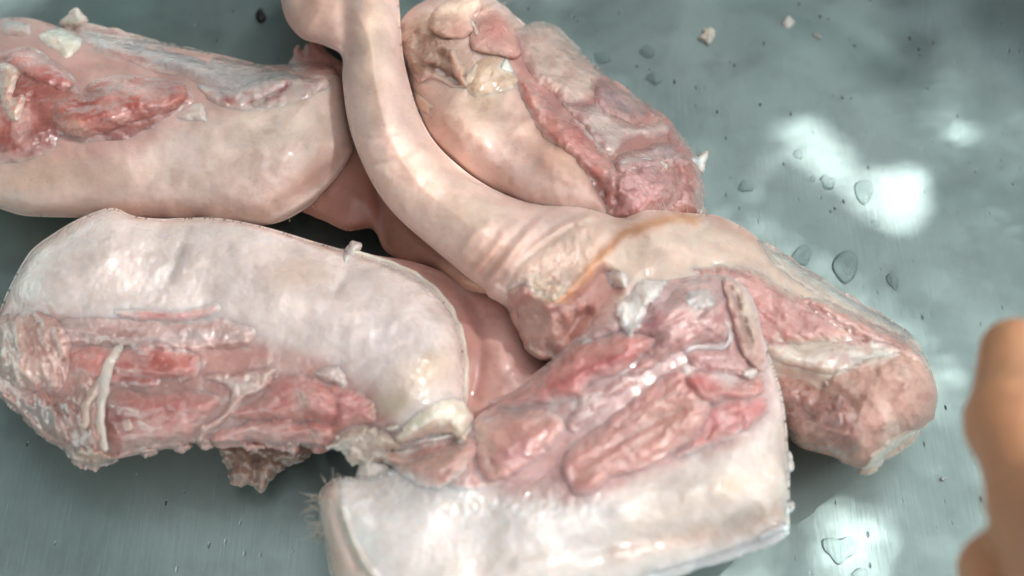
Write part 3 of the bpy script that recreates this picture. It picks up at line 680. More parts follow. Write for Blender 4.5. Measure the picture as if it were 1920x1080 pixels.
# ------------------------------------------------------------------ piece at the left
rt = root('pork_hock', 'big left hock with white fat above glossy red muscle crossed by a white tendon', 'pork piece', at(400, 640, 0), G)
L = Relief([(100, 438), (140, 414), (182, 396), (214, 390), (250, 404), (300, 410), (360, 408), (420, 410), (500, 426), (580, 450), (650, 470), (700, 484), (760, 508), (812, 542), (846, 584), (864, 630), (871, 680), (872, 740), (866, 790), (820, 830), (740, 850), (650, 846), (590, 836), (540, 836), (480, 828), (420, 832), (370, 830), (320, 840), (270, 850), (215, 862), (180, 874), (140, 866), (120, 842), (86, 824), (52, 790), (18, 756), (-6, 730), (-20, 680), (-14, 620), (4, 570), (22, 530), (44, 490), (64, 464)],
           base=[(200, 400, 42), (60, 480, 36), (0, 620, 28), (20, 740, 27), (160, 860, 27), (400, 830, 35), (640, 840, 36), (860, 760, 38), (870, 650, 42), (760, 510, 42), (500, 430, 44), (400, 640, 36)], h=16, w=130,
           feats=[('n', 100, 1.4, 4), ('n', 30, 0.3, 8), ('np', [(40, 480), (200, 400), (420, 430), (400, 540), (100, 580)], 40, 16, 0.4, 6), ('s', [(250, 410), (420, 418), (500, 432), (600, 460), (700, 492), (780, 526)], 10, 1.0),
                  ('s', [(348, 432), (340, 470), (318, 520)], 12, -1.2), ('s', [(660, 470), (650, 510), (632, 545)], 10, -1.0), ('p', [(-20, 590), (200, 590), (420, 610), (640, 680), (720, 760), (640, 850), (160, 880), (-20, 760)], 40, -3.0), ('b', (650, 590), 130, 70, 20, 2.6), ('b', (160, 500), 90, 60, -30, 2.0), ('b', (800, 700), 60, 60, 0, 1.2)])
solid('fat_layer', L, rt, 'fat', (226, 213, 207), [
    ('p', [(-40, 580), (60, 570), (160, 600), (300, 600), (420, 606), (520, 650), (640, 690), (720, 760), (700, 860), (140, 900), (-40, 760)], 26, (190, 148, 140)),
    ('b', (555, 510), 60, 36, 0, (200, 174, 156), 0.7), ('b', (795, 700), 60, 34, -30, (206, 180, 146), 0.75), ('b', (740, 760), 40, 24, 0, (206, 188, 160), 0.7), ('b', (690, 610), 90, 50, 15, (220, 208, 204), 0.7), ('b', (330, 490), 16, 50, 10, (176, 168, 160), 0.5),
    ('s', [(214, 392), (300, 412), (420, 412), (500, 428), (600, 458), (690, 484)], 7, (218, 196, 184), 0.9), ('s', [(180, 400), (120, 430), (60, 480)], 10, (204, 196, 190), 0.6), ('n', 34, (214, 198, 190), 0.1, 0.35, 3), ('n', 20, (206, 190, 182), 0.25, 0.25, 9)], seed=81, under=70)
sk = Relief([(640, 468), (700, 478), (780, 492), (850, 518), (905, 546), (946, 566), (976, 600), (1010, 660), (1040, 700), (1010, 740), (940, 790), (870, 790), (820, 740), (800, 600), (740, 530)],
            base=[(700, 482, 34), (860, 540, 33), (870, 680, 36), (960, 600, 33), (1010, 690, 33), (900, 780, 34), (930, 680, 37)], h=4, w=40, feats=[('s', [(866, 560), (892, 600), (900, 680), (890, 740)], 14, -1.6), ('n', 60, 0.8, 4), ('b', (950, 660), 34, 80, -15, 2.2), ('s', [(800, 505), (860, 545), (895, 600)], 9, -1.0)])
solid('skin', sk, rt, 'skin', (206, 160, 150), [('s', [(880, 580), (895, 640), (890, 740)], 16, (184, 132, 124), 0.7), ('b', (950, 650), 30, 70, -10, (216, 178, 168), 0.8), ('n', 30, (190, 142, 132), 0.1, 0.4, 3)], seed=82, under=50)
strand('skin_rim', rt, [L, sk], [(652, 472), (700, 484), (762, 508), (814, 543), (847, 585), (865, 631), (871, 682), (872, 760)], 1.2, 'skin', (222, 200, 186), lift=0.2, seed=3)
lump('fat_lump', rt, L, [(642, 478), (652, 462), (664, 452), (677, 458), (674, 470), (660, 486), (648, 494)], 'fat', (208, 200, 196), h=3, w=10, rag=1, seed=83, depth=4)
lm0 = lump('membrane', rt, L, [(96, 606), (170, 592), (260, 598), (340, 604), (420, 596), (480, 616), (470, 650), (400, 660), (330, 664), (250, 656), (170, 650), (110, 656)], 'membrane', (198, 172, 166), h=2.2, w=24, rag=5, feats=[('r', 26, 1.2, 5, 4, 4), ('n', 10, 0.5, 6)], paints=[('n', 16, (178, 138, 132), 0.05, 0.7, 4, 4, 3), ('b', (360, 630), 40, 18, 0, (206, 196, 192), 0.7)], seed=84)
lump('muscle', rt, [L, lm0], [(206, 582), (250, 576), (300, 578), (350, 578), (404, 566), (416, 586), (372, 602), (300, 604), (236, 600)], 'muscle', (188, 116, 116), h=1.8, w=14, rag=4, feats=[('n', 12, 0.6, 4, 0, 4)], paints=[('n', 12, (206, 160, 156), 0.1, 0.7, 4, 0, 4), ('b', (320, 590), 40, 9, 0, (184, 96, 102), 0.8)], seed=85)
l2 = lump('muscle', rt, [L, lm0], [(130, 654), (180, 646), (230, 650), (270, 634), (330, 650), (372, 664), (372, 706), (330, 724), (270, 730), (206, 724), (150, 712), (126, 690)], 'muscle', (176, 104, 98), h=3.4, w=30, rag=4, feats=[('n', 12, 0.9, 5, 2, 4), ('s', [(205, 700), (260, 706), (330, 712)], 9, -1.6)], paints=[('n', 13, (198, 140, 130), 0.1, 0.65, 4, 2, 4), ('b', (290, 680), 70, 16, 5, (164, 82, 74), 0.7), ('s', [(220, 720), (300, 722), (360, 712)], 10, (126, 66, 68), 0.7)], seed=86)
l3 = lump('muscle', rt, [L, l2], [(200, 742), (230, 728), (290, 736), (360, 728), (412, 742), (404, 776), (376, 800), (364, 828), (330, 838), (280, 846), (224, 856), (200, 820), (192, 780)], 'muscle', (186, 120, 114), h=3.6, w=32, rag=4, feats=[('n', 14, 0.8, 5, -6, 3)], paints=[('n', 14, (204, 156, 148), 0.1, 0.6, 4, -6, 3), ('b', (330, 770), 50, 18, 0, (176, 100, 94), 0.6), ('b', (215, 780), 18, 40, 0, (136, 78, 76), 0.7), ('s', [(240, 842), (330, 826)], 12, (196, 168, 156), 0.6)], seed=87)
l6 = lump('muscle', rt, [L], [(560, 720), (610, 716), (650, 722), (690, 740), (706, 770), (700, 796), (664, 800), (640, 820), (610, 846), (584, 840), (572, 790), (556, 750)], 'muscle', (190, 114, 106), h=3.2, w=26, rag=5, feats=[('n', 14, 0.8, 5, 20, 2)], paints=[('n', 14, (208, 156, 146), 0.12, 0.6, 4), ('s', [(632, 740), (632, 790), (622, 830)], 9, (146, 76, 70), 0.8)], seed=88)
l4 = lump('muscle', rt, [L, l6], [(420, 782), (450, 762), (490, 738), (508, 712), (545, 700), (590, 704), (622, 730), (636, 760), (632, 786), (580, 792), (500, 792)], 'muscle', (192, 116, 108), h=4, w=30, rag=3, feats=[('n', 14, 0.8, 5, -8, 4)], paints=[('n', 13, (206, 150, 140), 0.1, 0.6, 4, -8, 4), ('b', (560, 715), 30, 14, 0, (196, 128, 128), 0.7)], seed=89)
l5 = lump('muscle', rt, [L, l4, l6], [(396, 812), (440, 796), (480, 786), (560, 788), (620, 794), (636, 816), (618, 842), (590, 848), (576, 840), (544, 836), (536, 848), (504, 840), (470, 834), (440, 842), (400, 836)], 'muscle', (194, 130, 122), h=3.4, w=22, rag=5, ragscale=18, feats=[('n', 12, 0.8, 5, 0, 3)], paints=[('n', 13, (212, 172, 162), 0.08, 0.7, 4, 0, 3), ('b', (490, 800), 50, 10, 0, (214, 184, 178), 0.7)], seed=90, depth=4)
lf = lump('fascia', rt, [L, l2, l3, l4], [(376, 704), (410, 696), (450, 696), (496, 688), (530, 684), (514, 704), (500, 730), (468, 748), (446, 770), (420, 796), (396, 812), (380, 836), (364, 826), (372, 800), (410, 774), (428, 744), (420, 726), (392, 718)], 'fat', (214, 198, 188), h=2.4, w=14, rag=5, ragscale=14, feats=[('n', 9, 0.9, 5)], paints=[('n', 13, (196, 150, 142), 0.15, 0.6, 4)], seed=91)
lump('fat_lump', rt, [L, l4, l6], [(588, 700), (610, 688), (636, 686), (650, 700), (654, 724), (640, 730), (622, 722), (604, 716)], 'fat', (206, 192, 186), h=2.6, w=14, rag=4, ragscale=9, feats=[('n', 9, 0.8, 5)], seed=92)
lend = lump('joint_tissue', rt, [L, lm0], [(-22, 600), (20, 588), (60, 580), (110, 600), (134, 640), (132, 690), (116, 730), (104, 744), (84, 730), (60, 736), (20, 720), (-16, 690)], 'fat', (190, 160, 150), h=4.2, w=34, rag=4, feats=[('n', 26, 2.2, 5, 70, 2), ('r', 18, 1.0, 9, 75, 3), ('n', 9, 0.5, 3)], paints=[('n', 18, (166, 124, 116), 0.0, 0.7, 4, 75, 2), ('b', (10, 640), 24, 50, 0, (196, 182, 170), 0.6)], seed=93)
lend2 = lump('joint_tissue', rt, [L, lend, l3], [(-10, 734), (40, 740), (84, 734), (120, 744), (140, 700), (160, 690), (190, 730), (196, 790), (206, 840), (220, 860), (180, 876), (142, 868), (124, 846), (84, 826), (50, 792), (16, 760)], 'fat', (166, 134, 124), h=3.6, w=28, rag=5, ragscale=16, feats=[('n', 22, 1.8, 5, 60, 2), ('r', 16, 1.2, 9, 75, 3)], paints=[('n', 18, (134, 98, 90), 0.0, 0.7, 4, 60, 2), ('b', (70, 770), 40, 20, 30, (164, 150, 150), 0.6)], seed=94)
strand('tendon', rt, [L, l2, l3, lm0, lend2], [(229, 646), (214, 664), (203, 690), (195, 722), (190, 750), (188, 800), (196, 846)], 1.7, 'fat', (206, 190, 178), lift=0.6, seed=5, taper=(0.3, 0.8))
strand('tendon', rt, [L, l2, lend2, l3], [(203, 700), (186, 722), (172, 740), (160, 762), (158, 800)], 1.4, 'fat', (190, 164, 150), lift=0.4, seed=6)
lump('fat_lump', rt, [L, l3], [(228, 788), (246, 784), (250, 806), (234, 810)], 'fat', (206, 178, 168), h=2, w=6, rag=1, seed=95)
lump('fat_lump', rt, [L, l2, l3], [(200, 748), (208, 754), (218, 760), (214, 768), (204, 764)], 'fat', (206, 186, 176), h=1.8, w=6, rag=1, seed=96)
lump('ragged_tissue', rt, [L, lend2], [(126, 846), (150, 834), (180, 838), (210, 846), (222, 862), (206, 870), (180, 882), (156, 878), (134, 868)], 'fat', (176, 148, 132), h=2.8, w=14, rag=6, ragscale=10, seed=97, depth=5)
for k, pts in enumerate([[(262, 846), (284, 838), (300, 846), (288, 856), (270, 858)], [(318, 836), (350, 828), (362, 838), (340, 848)], [(366, 824), (392, 822), (398, 838), (380, 844)], [(440, 830), (470, 826), (500, 836), (480, 846), (456, 842)], [(530, 832), (556, 828), (566, 840), (548, 852)]]):
    lump('ragged_tissue', rt, [L, l3, l5], pts, 'fat', (200, 170, 156), h=2, w=8, rag=4, ragscale=8, seed=98 + k, depth=4)
under_bits = Relief([(410, 836), (470, 822), (540, 822), (610, 832), (590, 850), (560, 868), (528, 880), (512, 898), (492, 922), (474, 912), (452, 914), (430, 900), (424, 872)], base=[(430, 880, 11), (560, 850, 14), (490, 910, 10)], h=7, w=26, rag=6, ragscale=16, feats=[('n', 22, 2.0, 5), ('s', [(480, 860), (478, 900)], 8, -2.4)])
solid('ragged_tissue', under_bits, rt, 'fat', (160, 132, 118), [('n', 20, (136, 106, 94), 0.0, 0.6, 4)], seed=105, under=20)

# ------------------------------------------------------------------ piece at the front
rt = root('pork_hock', 'front hock with pink muscle lobes over a thick white slab of fat', 'pork piece', at(1050, 900, 0), G)
E = Relief([(600, 960), (598, 930), (612, 908), (644, 894), (690, 896), (730, 880), (780, 860), (850, 830), (880, 800), (900, 776), (940, 750), (990, 710), (1040, 670), (1080, 624), (1120, 580), (1170, 556), (1200, 524), (1250, 520), (1296, 514), (1340, 512), (1384, 530), (1412, 566), (1428, 616), (1444, 668), (1464, 730), (1474, 790), (1478, 850), (1481, 900), (1480, 960), (1478, 996), (1440, 1020), (1380, 1042), (1300, 1068), (1220, 1092), (1120, 1130), (940, 1180), (760, 1170), (660, 1130), (622, 1080), (610, 1020)],
           base=[(620, 920, 42), (700, 880, 40), (880, 790, 44), (1050, 660, 48), (1200, 530, 52), (1380, 530, 48), (1450, 700, 44), (1480, 860, 40), (1470, 1000, 38), (1250, 1080, 40), (900, 1160, 40), (630, 1080, 32), (1050, 850, 44)], h=17, w=120,
           feats=[('n', 110, 1.6, 4), ('n', 28, 0.22, 8), ('np', [(640, 900), (900, 890), (1120, 930), (1060, 960), (700, 960), (640, 960)], 26, 13, 0.6, 6), ('s', [(1090, 1030), (1200, 1010), (1330, 1000), (1440, 970)], 22, -1.8), ('s', [(1240, 1070), (1360, 1030), (1470, 990)], 12, 1.4), ('s', [(640, 950), (655, 1000), (680, 1050), (715, 1100)], 8, 1.6), ('p', [(890, 780), (1060, 660), (1300, 520), (1430, 700), (1440, 800), (1180, 900), (1080, 930), (900, 900)], 40, -2.2),
                  ('b', (1300, 930), 140, 50, -10, 2.0), ('s', [(630, 960), (645, 1010), (670, 1060)], 9, -1.6)])
solid('fat_layer', E, rt, 'fat', (240, 234, 229), [
    ('p', [(880, 780), (1060, 650), (1190, 520), (1380, 520), (1450, 720), (1420, 820), (1250, 880), (1090, 940), (900, 910)], 20, (206, 168, 164)),
    ('p', [(1180, 930), (1340, 860), (1440, 800), (1500, 780), (1500, 1000), (1350, 1010), (1180, 1020)], 50, (230, 216, 204), 0.8), ('s', [(1150, 1040), (1250, 1014), (1380, 990), (1450, 965)], 18, (218, 192, 176), 0.7), ('b', (1370, 910), 24, 20, 0, (214, 200, 160), 0.5), ('b', (950, 1050), 180, 50, 0, (232, 220, 210), 0.6),
    ('p', [(590, 890), (625, 890), (640, 950), (660, 1000), (690, 1060), (730, 1140), (600, 1140)], 8, (214, 194, 182)),
    ('s', [(1240, 1078), (1360, 1040), (1476, 996)], 11, (236, 230, 228), 0.9), ('s', [(640, 950), (660, 1000), (690, 1060)], 6, (232, 222, 210), 0.9), ('n', 40, (234, 222, 214), 0.15, 0.4, 3)], seed=121, under=80)
strand('skin_rim', rt, [E], [(1200, 1090), (1250, 1074), (1300, 1060), (1360, 1041), (1420, 1020), (1466, 998)], 1.9, 'fat', (236, 230, 226), lift=0.8, seed=4, taper=(0.5, 0.9))
lump('fat_lump', rt, [E], [(1420, 1006), (1440, 990), (1466, 980), (1479, 988), (1478, 1004), (1450, 1016), (1426, 1022)], 'fat', (236, 232, 232), h=2.6, w=10, rag=1.5, seed=122, depth=4)
E.skin = lump('skin', rt, E, [(598, 950), (600, 928), (614, 908), (634, 906), (638, 950), (652, 1000), (676, 1052), (712, 1110), (760, 1170), (690, 1150), (630, 1090), (610, 1020)], 'skin', (216, 194, 182), h=2.4, w=24, e=1.0, rag=1.5, seed=123, depth=7, paints=[('b', (615, 1060), 20, 40, 0, (200, 170, 150), 0.7)])
bristles(E.skin.ob, [E], hair_row([(600, 928), (597, 950), (602, 990), (612, 1010)], 34, 178, 26) + hair_row([(612, 908), (640, 896)], 8, 240, 14))
e1 = lump('muscle', rt, E, [(912, 756), (934, 744), (967, 732), (1011, 698), (1044, 668), (1080, 640), (1120, 634), (1160, 620), (1200, 616), (1236, 634), (1200, 674), (1166, 700), (1110, 720), (1086, 750), (1011, 760), (958, 768)], 'muscle', (204, 130, 124), h=4.2, w=32, rag=3, feats=[('n', 13, 0.9, 5, -28, 4)], paints=[('n', 14, (216, 162, 154), 0.1, 0.6, 4, -28, 4), ('s', [(1030, 726), (1100, 700), (1190, 660)], 14, (180, 92, 92), 0.7), ('b', (1100, 650), 60, 12, -20, (216, 150, 134), 0.7), ('s', [(930, 750), (980, 740), (1010, 716)], 9, (222, 190, 182), 0.6)], seed=124)
e0 = lump('muscle', rt, E, [(1064, 650), (1076, 622), (1100, 600), (1120, 576), (1150, 556), (1176, 560), (1186, 590), (1170, 618), (1130, 632), (1090, 648)], 'membrane', (206, 176, 170), h=2.6, w=18, rag=4, feats=[('n', 14, 0.9, 5, -35, 3)], paints=[('n', 13, (190, 144, 138), 0.1, 0.7, 4, -35, 3)], seed=125)
e2 = lump('muscle', rt, [E, e1], [(1178, 622), (1190, 600), (1216, 580), (1256, 552), (1284, 526), (1330, 530), (1356, 560), (1368, 604), (1360, 640), (1300, 652), (1240, 680), (1210, 700), (1160, 712), (1196, 676), (1228, 640)], 'muscle', (200, 158, 154), h=4.2, w=34, rag=4, feats=[('n', 15, 1.3, 5, -35, 3), ('r', 30, 1.2, 7, -35, 3)], paints=[('n', 14, (184, 128, 130), 0.02, 0.7, 4, -35, 2.5), ('b', (1220, 605), 36, 16, -40, (190, 124, 134), 0.8), ('b', (1250, 660), 50, 18, -25, (188, 154, 148), 0.8), ('b', (1320, 560), 24, 24, 0, (218, 200, 194), 0.8)], seed=126)
e3 = lump('fat_lump', rt, [E, e0, e2], [(1152, 560), (1160, 528), (1178, 506), (1212, 504), (1228, 520), (1250, 526), (1240, 556), (1216, 574), (1206, 600), (1184, 630), (1160, 606)], 'fat', (234, 226, 220), h=3.4, w=22, rag=7, ragscale=10, feats=[('n', 10, 0.8, 5)], soft=False, seed=127)
lump('fat_lump', rt, [E, e2], [(1280, 560), (1300, 540), (1324, 536), (1346, 556), (1340, 580), (1312, 584), (1290, 578)], 'fat', (220, 206, 200), h=1.8, w=24, rag=8, ragscale=9, feats=[('n', 10, 0.8, 5)], seed=128)
e4b = lump('bone_end', rt, [E, e2], [(1352, 520), (1376, 518), (1400, 540), (1418, 574), (1430, 620), (1440, 672), (1434, 700), (1410, 690), (1390, 664), (1376, 620), (1362, 570)], 'bone', (206, 186, 172), h=3.4, w=22, rag=4, feats=[('n', 12, 1.8, 5), ('s', [(1372, 540), (1392, 590), (1408, 640)], 6, -2.0)], paints=[('n', 10, (160, 128, 116), 0.12, 0.7, 4), ('s', [(1366, 540), (1388, 596), (1400, 650)], 7, (150, 112, 104), 0.7), ('b', (1405, 580), 12, 40, -15, (220, 206, 190), 0.8), ('b', (1425, 665), 16, 30, 0, (196, 150, 142), 0.6)], seed=129)
e2c = lump('muscle', rt, [E, e2, e4b], [(1284, 664), (1316, 652), (1356, 652), (1372, 624), (1388, 660), (1412, 694), (1400, 712), (1380, 706), (1340, 700), (1300, 700)], 'membrane', (198, 152, 148), h=2.2, w=16, rag=3, feats=[('n', 12, 0.9, 4)], paints=[('n', 12, (182, 130, 130), 0.1, 0.6, 4)], seed=1290)
strand('tendon', rt, [E, e2, e4b, e2c], [(1284, 663), (1300, 654), (1330, 652), (1358, 650), (1368, 636), (1366, 618), (1358, 606)], 0.85, 'fat', (214, 190, 184), lift=0.45, seed=7)
ec = lump('connective_tissue', rt, [E, e1, e2], [(1076, 762), (1090, 730), (1130, 720), (1170, 700), (1200, 690), (1200, 716), (1160, 744), (1126, 780), (1096, 808), (1066, 810), (1060, 786)], 'membrane', (200, 176, 174), h=2.2, w=18, rag=5, feats=[('n', 13, 1.0, 5, -30, 2)], paints=[('n', 14, (180, 140, 136), 0.1, 0.7, 4), ('b', (1100, 740), 10, 18, 30, (222, 206, 200), 0.7)], seed=130)
e4 = lump('muscle', rt, [E, e1, ec], [(888, 790), (912, 780), (956, 770), (1010, 766), (1048, 776), (1062, 800), (1036, 834), (996, 870), (956, 896), (918, 902), (898, 880), (890, 836)], 'muscle', (208, 150, 138), h=4, w=36, rag=2.5, feats=[('n', 16, 0.8, 5, -10, 2), ('s', [(914, 800), (918, 850), (926, 890)], 8, -1.0)], paints=[('n', 14, (220, 176, 162), 0.1, 0.5, 4), ('s', [(902, 792), (905, 840), (912, 876), (934, 897)], 9, (224, 184, 166), 0.8), ('b', (970, 850), 40, 20, -30, (196, 144, 146), 0.8), ('s', [(940, 782), (1000, 776), (1040, 784)], 9, (222, 196, 188), 0.6)], soft=False, seed=131)
e5 = lump('muscle', rt, [E, e1, e2, ec], [(1050, 876), (1060, 846), (1090, 820), (1126, 794), (1186, 746), (1236, 706), (1276, 686), (1310, 704), (1330, 740), (1334, 776), (1310, 814), (1262, 850), (1208, 884), (1153, 896), (1112, 926), (1080, 930), (1060, 906)], 'muscle', (212, 154, 144), h=4.2, w=40, rag=3, feats=[('n', 15, 1.0, 5, -36, 3), ('s', [(1082, 884), (1130, 850), (1210, 800), (1290, 760)], 10, -1.2), ('s', [(1150, 790), (1210, 742), (1270, 704)], 9, 1.0), ('s', [(1110, 905), (1180, 870), (1250, 830)], 10, 0.9)], paints=[('n', 13, (222, 186, 174), 0.1, 0.6, 4, -36, 2.5), ('s', [(1130, 790), (1200, 730), (1270, 690)], 14, (206, 132, 128), 0.8), ('s', [(1056, 880), (1080, 920), (1112, 920)], 10, (196, 122, 118), 0.7), ('b', (1250, 780), 50, 26, -36, (212, 164, 148), 0.7), ('b', (1290, 716), 24, 22, 0, (196, 110, 106), 0.6)], soft=False, seed=132)
e7 = lump('muscle', rt, [E], [(1318, 772), (1356, 748), (1396, 742), (1430, 740), (1442, 766), (1420, 796), (1384, 818), (1330, 838), (1280, 858), (1262, 852), (1296, 820)], 'muscle', (206, 112, 112), h=1.6, w=26, e=0.15, rag=4, feats=[('n', 14, 0.9, 5, -60, 3), ('b', (1380, 780), 40, 22, -20, -0.9)], paints=[('n', 14, (222, 150, 148), 0.1, 0.6, 4, -60, 3), ('b', (1340, 820), 40, 16, -25, (216, 164, 152), 0.6)], seed=133)
e8 = lump('muscle', rt, [E, e5, e2c], [(1284, 706), (1310, 694), (1346, 702), (1386, 716), (1410, 704), (1426, 698), (1436, 720), (1430, 742), (1396, 754), (1362, 750), (1340, 764), (1316, 750), (1296, 730)], 'muscle', (210, 140, 132), h=4, w=18, rag=4, feats=[('n', 12, 0.9, 5, 5, 2), ('s', [(1330, 710), (1380, 730), (1425, 726)], 8, -1.0)], paints=[('n', 14, (224, 180, 170), 0.1, 0.6, 4), ('b', (1306, 712), 18, 14, 30, (184, 78, 82), 0.85), ('b', (1330, 726), 14, 18, 20, (178, 82, 82), 0.6), ('s', [(1340, 758), (1390, 750), (1428, 738)], 5, (226, 186, 176), 0.8)], seed=134)
lump('fat_lump', rt, [E, e8], [(1390, 704), (1396, 690), (1414, 688), (1424, 694), (1416, 708), (1402, 714)], 'fat', (228, 214, 206), h=2.6, w=9, rag=2, seed=135)
lump('fat_lump', rt, [E, e8, e2c], [(1272, 690), (1286, 678), (1300, 686), (1312, 694), (1300, 700), (1284, 704)], 'fat', (220, 202, 196), h=2, w=8, rag=3, ragscale=8, seed=136)
# left end: scooped fat, a curled tube of muscle, ragged fat
el = lump('ragged_fat', rt, [E, L, l6], [(614, 838), (634, 810), (660, 796), (706, 800), (740, 820), (752, 842), (730, 862), (704, 872), (706, 892), (684, 896), (672, 876), (652, 864), (640, 846)], 'fat', (200, 186, 172), h=3.8, w=20, rag=6, ragscale=12, feats=[('n', 14, 1.4, 5)], paints=[('n', 14, (182, 156, 146), 0.1, 0.6, 4), ('b', (640, 836), 16, 16, 0, (214, 206, 194), 0.7)], seed=137, depth=8)
e10 = lump('muscle', rt, [E, el, L], [(712, 862), (726, 846), (756, 842), (786, 824), (840, 814), (886, 820), (894, 850), (880, 880), (852, 906), (818, 918), (784, 914), (760, 896), (736, 876)], 'muscle', (212, 164, 148), h=5, w=26, rag=1.5, feats=[('s', [(770, 846), (810, 838), (860, 828)], 14, -4.6), ('s', [(728, 862), (760, 868), (800, 884), (840, 868), (866, 844)], 9, 1.4), ('n', 20, 0.5, 5)], paints=[('s', [(775, 846), (815, 838), (862, 828)], 13, (168, 108, 96), 0.85), ('n', 20, (200, 142, 128), 0.15, 0.5, 4)], soft=False, seed=138, depth=8)
lump('muscle', rt, [E, e10], [(836, 914), (862, 888), (886, 860), (896, 884), (912, 900), (950, 898), (930, 912), (880, 922)], 'muscle', (186, 120, 112), h=2, w=12, rag=3, seed=139)
e9 = lump('fat_lump', rt, [E, e10, el, L], [(738, 824), (750, 804), (768, 786), (796, 764), (820, 752), (850, 746), (870, 752), (886, 776), (886, 800), (872, 828), (856, 832), (846, 816), (812, 816), (786, 824), (760, 834)], 'fat', (240, 232, 216), h=6.5, w=28, rag=3, ragscale=10, feats=[('n', 14, 1.0, 5)], paints=[('s', [(755, 832), (810, 822), (850, 826), (880, 800)], 10, (226, 196, 176), 0.8), ('n', 16, (226, 214, 192), 0.1, 0.5, 4)], soft=False, seed=140, depth=9)
lump('fat_lump', rt, [E, el, L, e9], [(718, 802), (736, 794), (752, 800), (742, 812), (724, 810)], 'fat', (216, 204, 190), h=2.4, w=9, rag=3, ragscale=8, seed=141, depth=5)
lump('fat_lump', rt, [E, el], [(672, 872), (700, 862), (724, 874), (742, 888), (716, 896), (690, 902), (668, 900)], 'fat', (214, 206, 198), h=2.6, w=10, rag=5, ragscale=9, seed=142, depth=6)
for k, (u, v) in enumerate([(1481, 872), (1482, 950), (1478, 858)]):
    lump('fat_lump', rt, [E], [(u - 12, v - 10), (u + 2, v - 12), (u + 9, v - 1), (u + 4, v + 11), (u - 10, v + 10)], 'fat', (224, 210, 200), h=1.6, w=8, rag=1.5, seed=143 + k, depth=3)

# ------------------------------------------------------------------ small things on the bare metal
def water_material():
    # clear water: what lies beneath shows through, a little dimmed, under a mirror-smooth surface
    m, n, l, p = nt('clear_water')
    n.remove(p)
    out = n['Material Output']
    tr = n.new('ShaderNodeBsdfTransparent'); tr.inputs['Color'].default_value = (0.91, 0.93, 0.93, 1)
    gl = n.new('ShaderNodeBsdfGlossy'); gl.inputs['Roughness'].default_value = 0.04
    fr = n.new('ShaderNodeFresnel'); fr.inputs['IOR'].default_value = 1.33
    mx = n.new('ShaderNodeMixShader')
    l.new(fr.outputs[0], mx.inputs[0]); l.new(tr.outputs[0], mx.inputs[1]); l.new(gl.outputs[0], mx.inputs[2])
    l.new(mx.outputs[0], out.inputs['Surface'])
    return m
M['water'] = water_material()

def floor_z(p):
    """height of the metal under a point of the ground plane: flat over the floor"""
    return 0.0

def dome(name, outline, hmm, mat, label, cat, group, seed=0, rough=0.0, col=None):
    P = spline(outline, 4)
    c = P.mean(0)
    base = at(P[:, 0], P[:, 1], 0.0); cc = at(c[0], c[1], 0.0)
    rings = 9
    V, Q, T = [], [], []
    k = len(P)
    for i in range(rings):
        s = 1 - i / rings
        z = hmm * 1e-3 * math.sqrt(max(0, 1 - s ** 2.6)) + 0.0003
        for j in range(k):
            q = cc + (base[j] - cc) * s
            dz = rough * 1e-3 * vnoise(np.array([q[0] * 900 + 50]), np.array([q[1] * 900 + 50]), seed)[0] if rough and i else 0
            V.append((q[0], q[1], z + dz))
    V.append((cc[0], cc[1], hmm * 1e-3 + 0.0003))
    for i in range(rings - 1):
        for j in range(k):
            Q.append((i * k + j, (i + 1) * k + j, (i + 1) * k + (j + 1) % k, i * k + (j + 1) % k))
    for j in range(k):
        T.append(((rings - 1) * k + j, rings * k, (rings - 1) * k + (j + 1) % k))
    if mat is not M['water']:
        nb = len(V)
        V.append((cc[0], cc[1], 0.0003))
        for j in range(k): T.append((j, (j + 1) % k, nb))
    V = np.array(V)
    cols = None
    if col is not None: cols = paint(V[:, 0] * 5000, V[:, 1] * 5000, col, [('n', 20, tuple(int(x * 0.85) for x in col), 0.0, 0.6, 3)], seed)
    # outlines run clockwise in the picture, so flip if the dome faces down
    ar = sum(P[j][0] * P[(j + 1) % k][1] - P[(j + 1) % k][0] * P[j][1] for j in range(k))
    Q = np.array(Q); T = np.array(T)
    if ar > 0: pass
    me = mesh_from(name, V - cc, Q, mat, cols, T)
    import bmesh
    bm = bmesh.new(); bm.from_mesh(me); bmesh.ops.recalc_face_normals(bm, faces=bm.faces); bm.to_mesh(me); bm.free()
    o = add(name, me); o.location = cc
    o['label'] = label; o['category'] = cat; o['group'] = group
    return o

def blob(u, v, ru, rv, ang=0, seed=0, n=9, j=0.14):
    r_ = np.random.RandomState(seed)
    out = []
    for k in range(n):
        a = k / n * 2 * math.pi; q = 1 + j * r_.normal()
        x, y = ru * q * math.cos(a), rv * q * math.sin(a)
        c, s = math.cos(R(ang)), math.sin(R(ang))
        out.append((u + x * c - y * s, v + x * s + y * c))
    return out

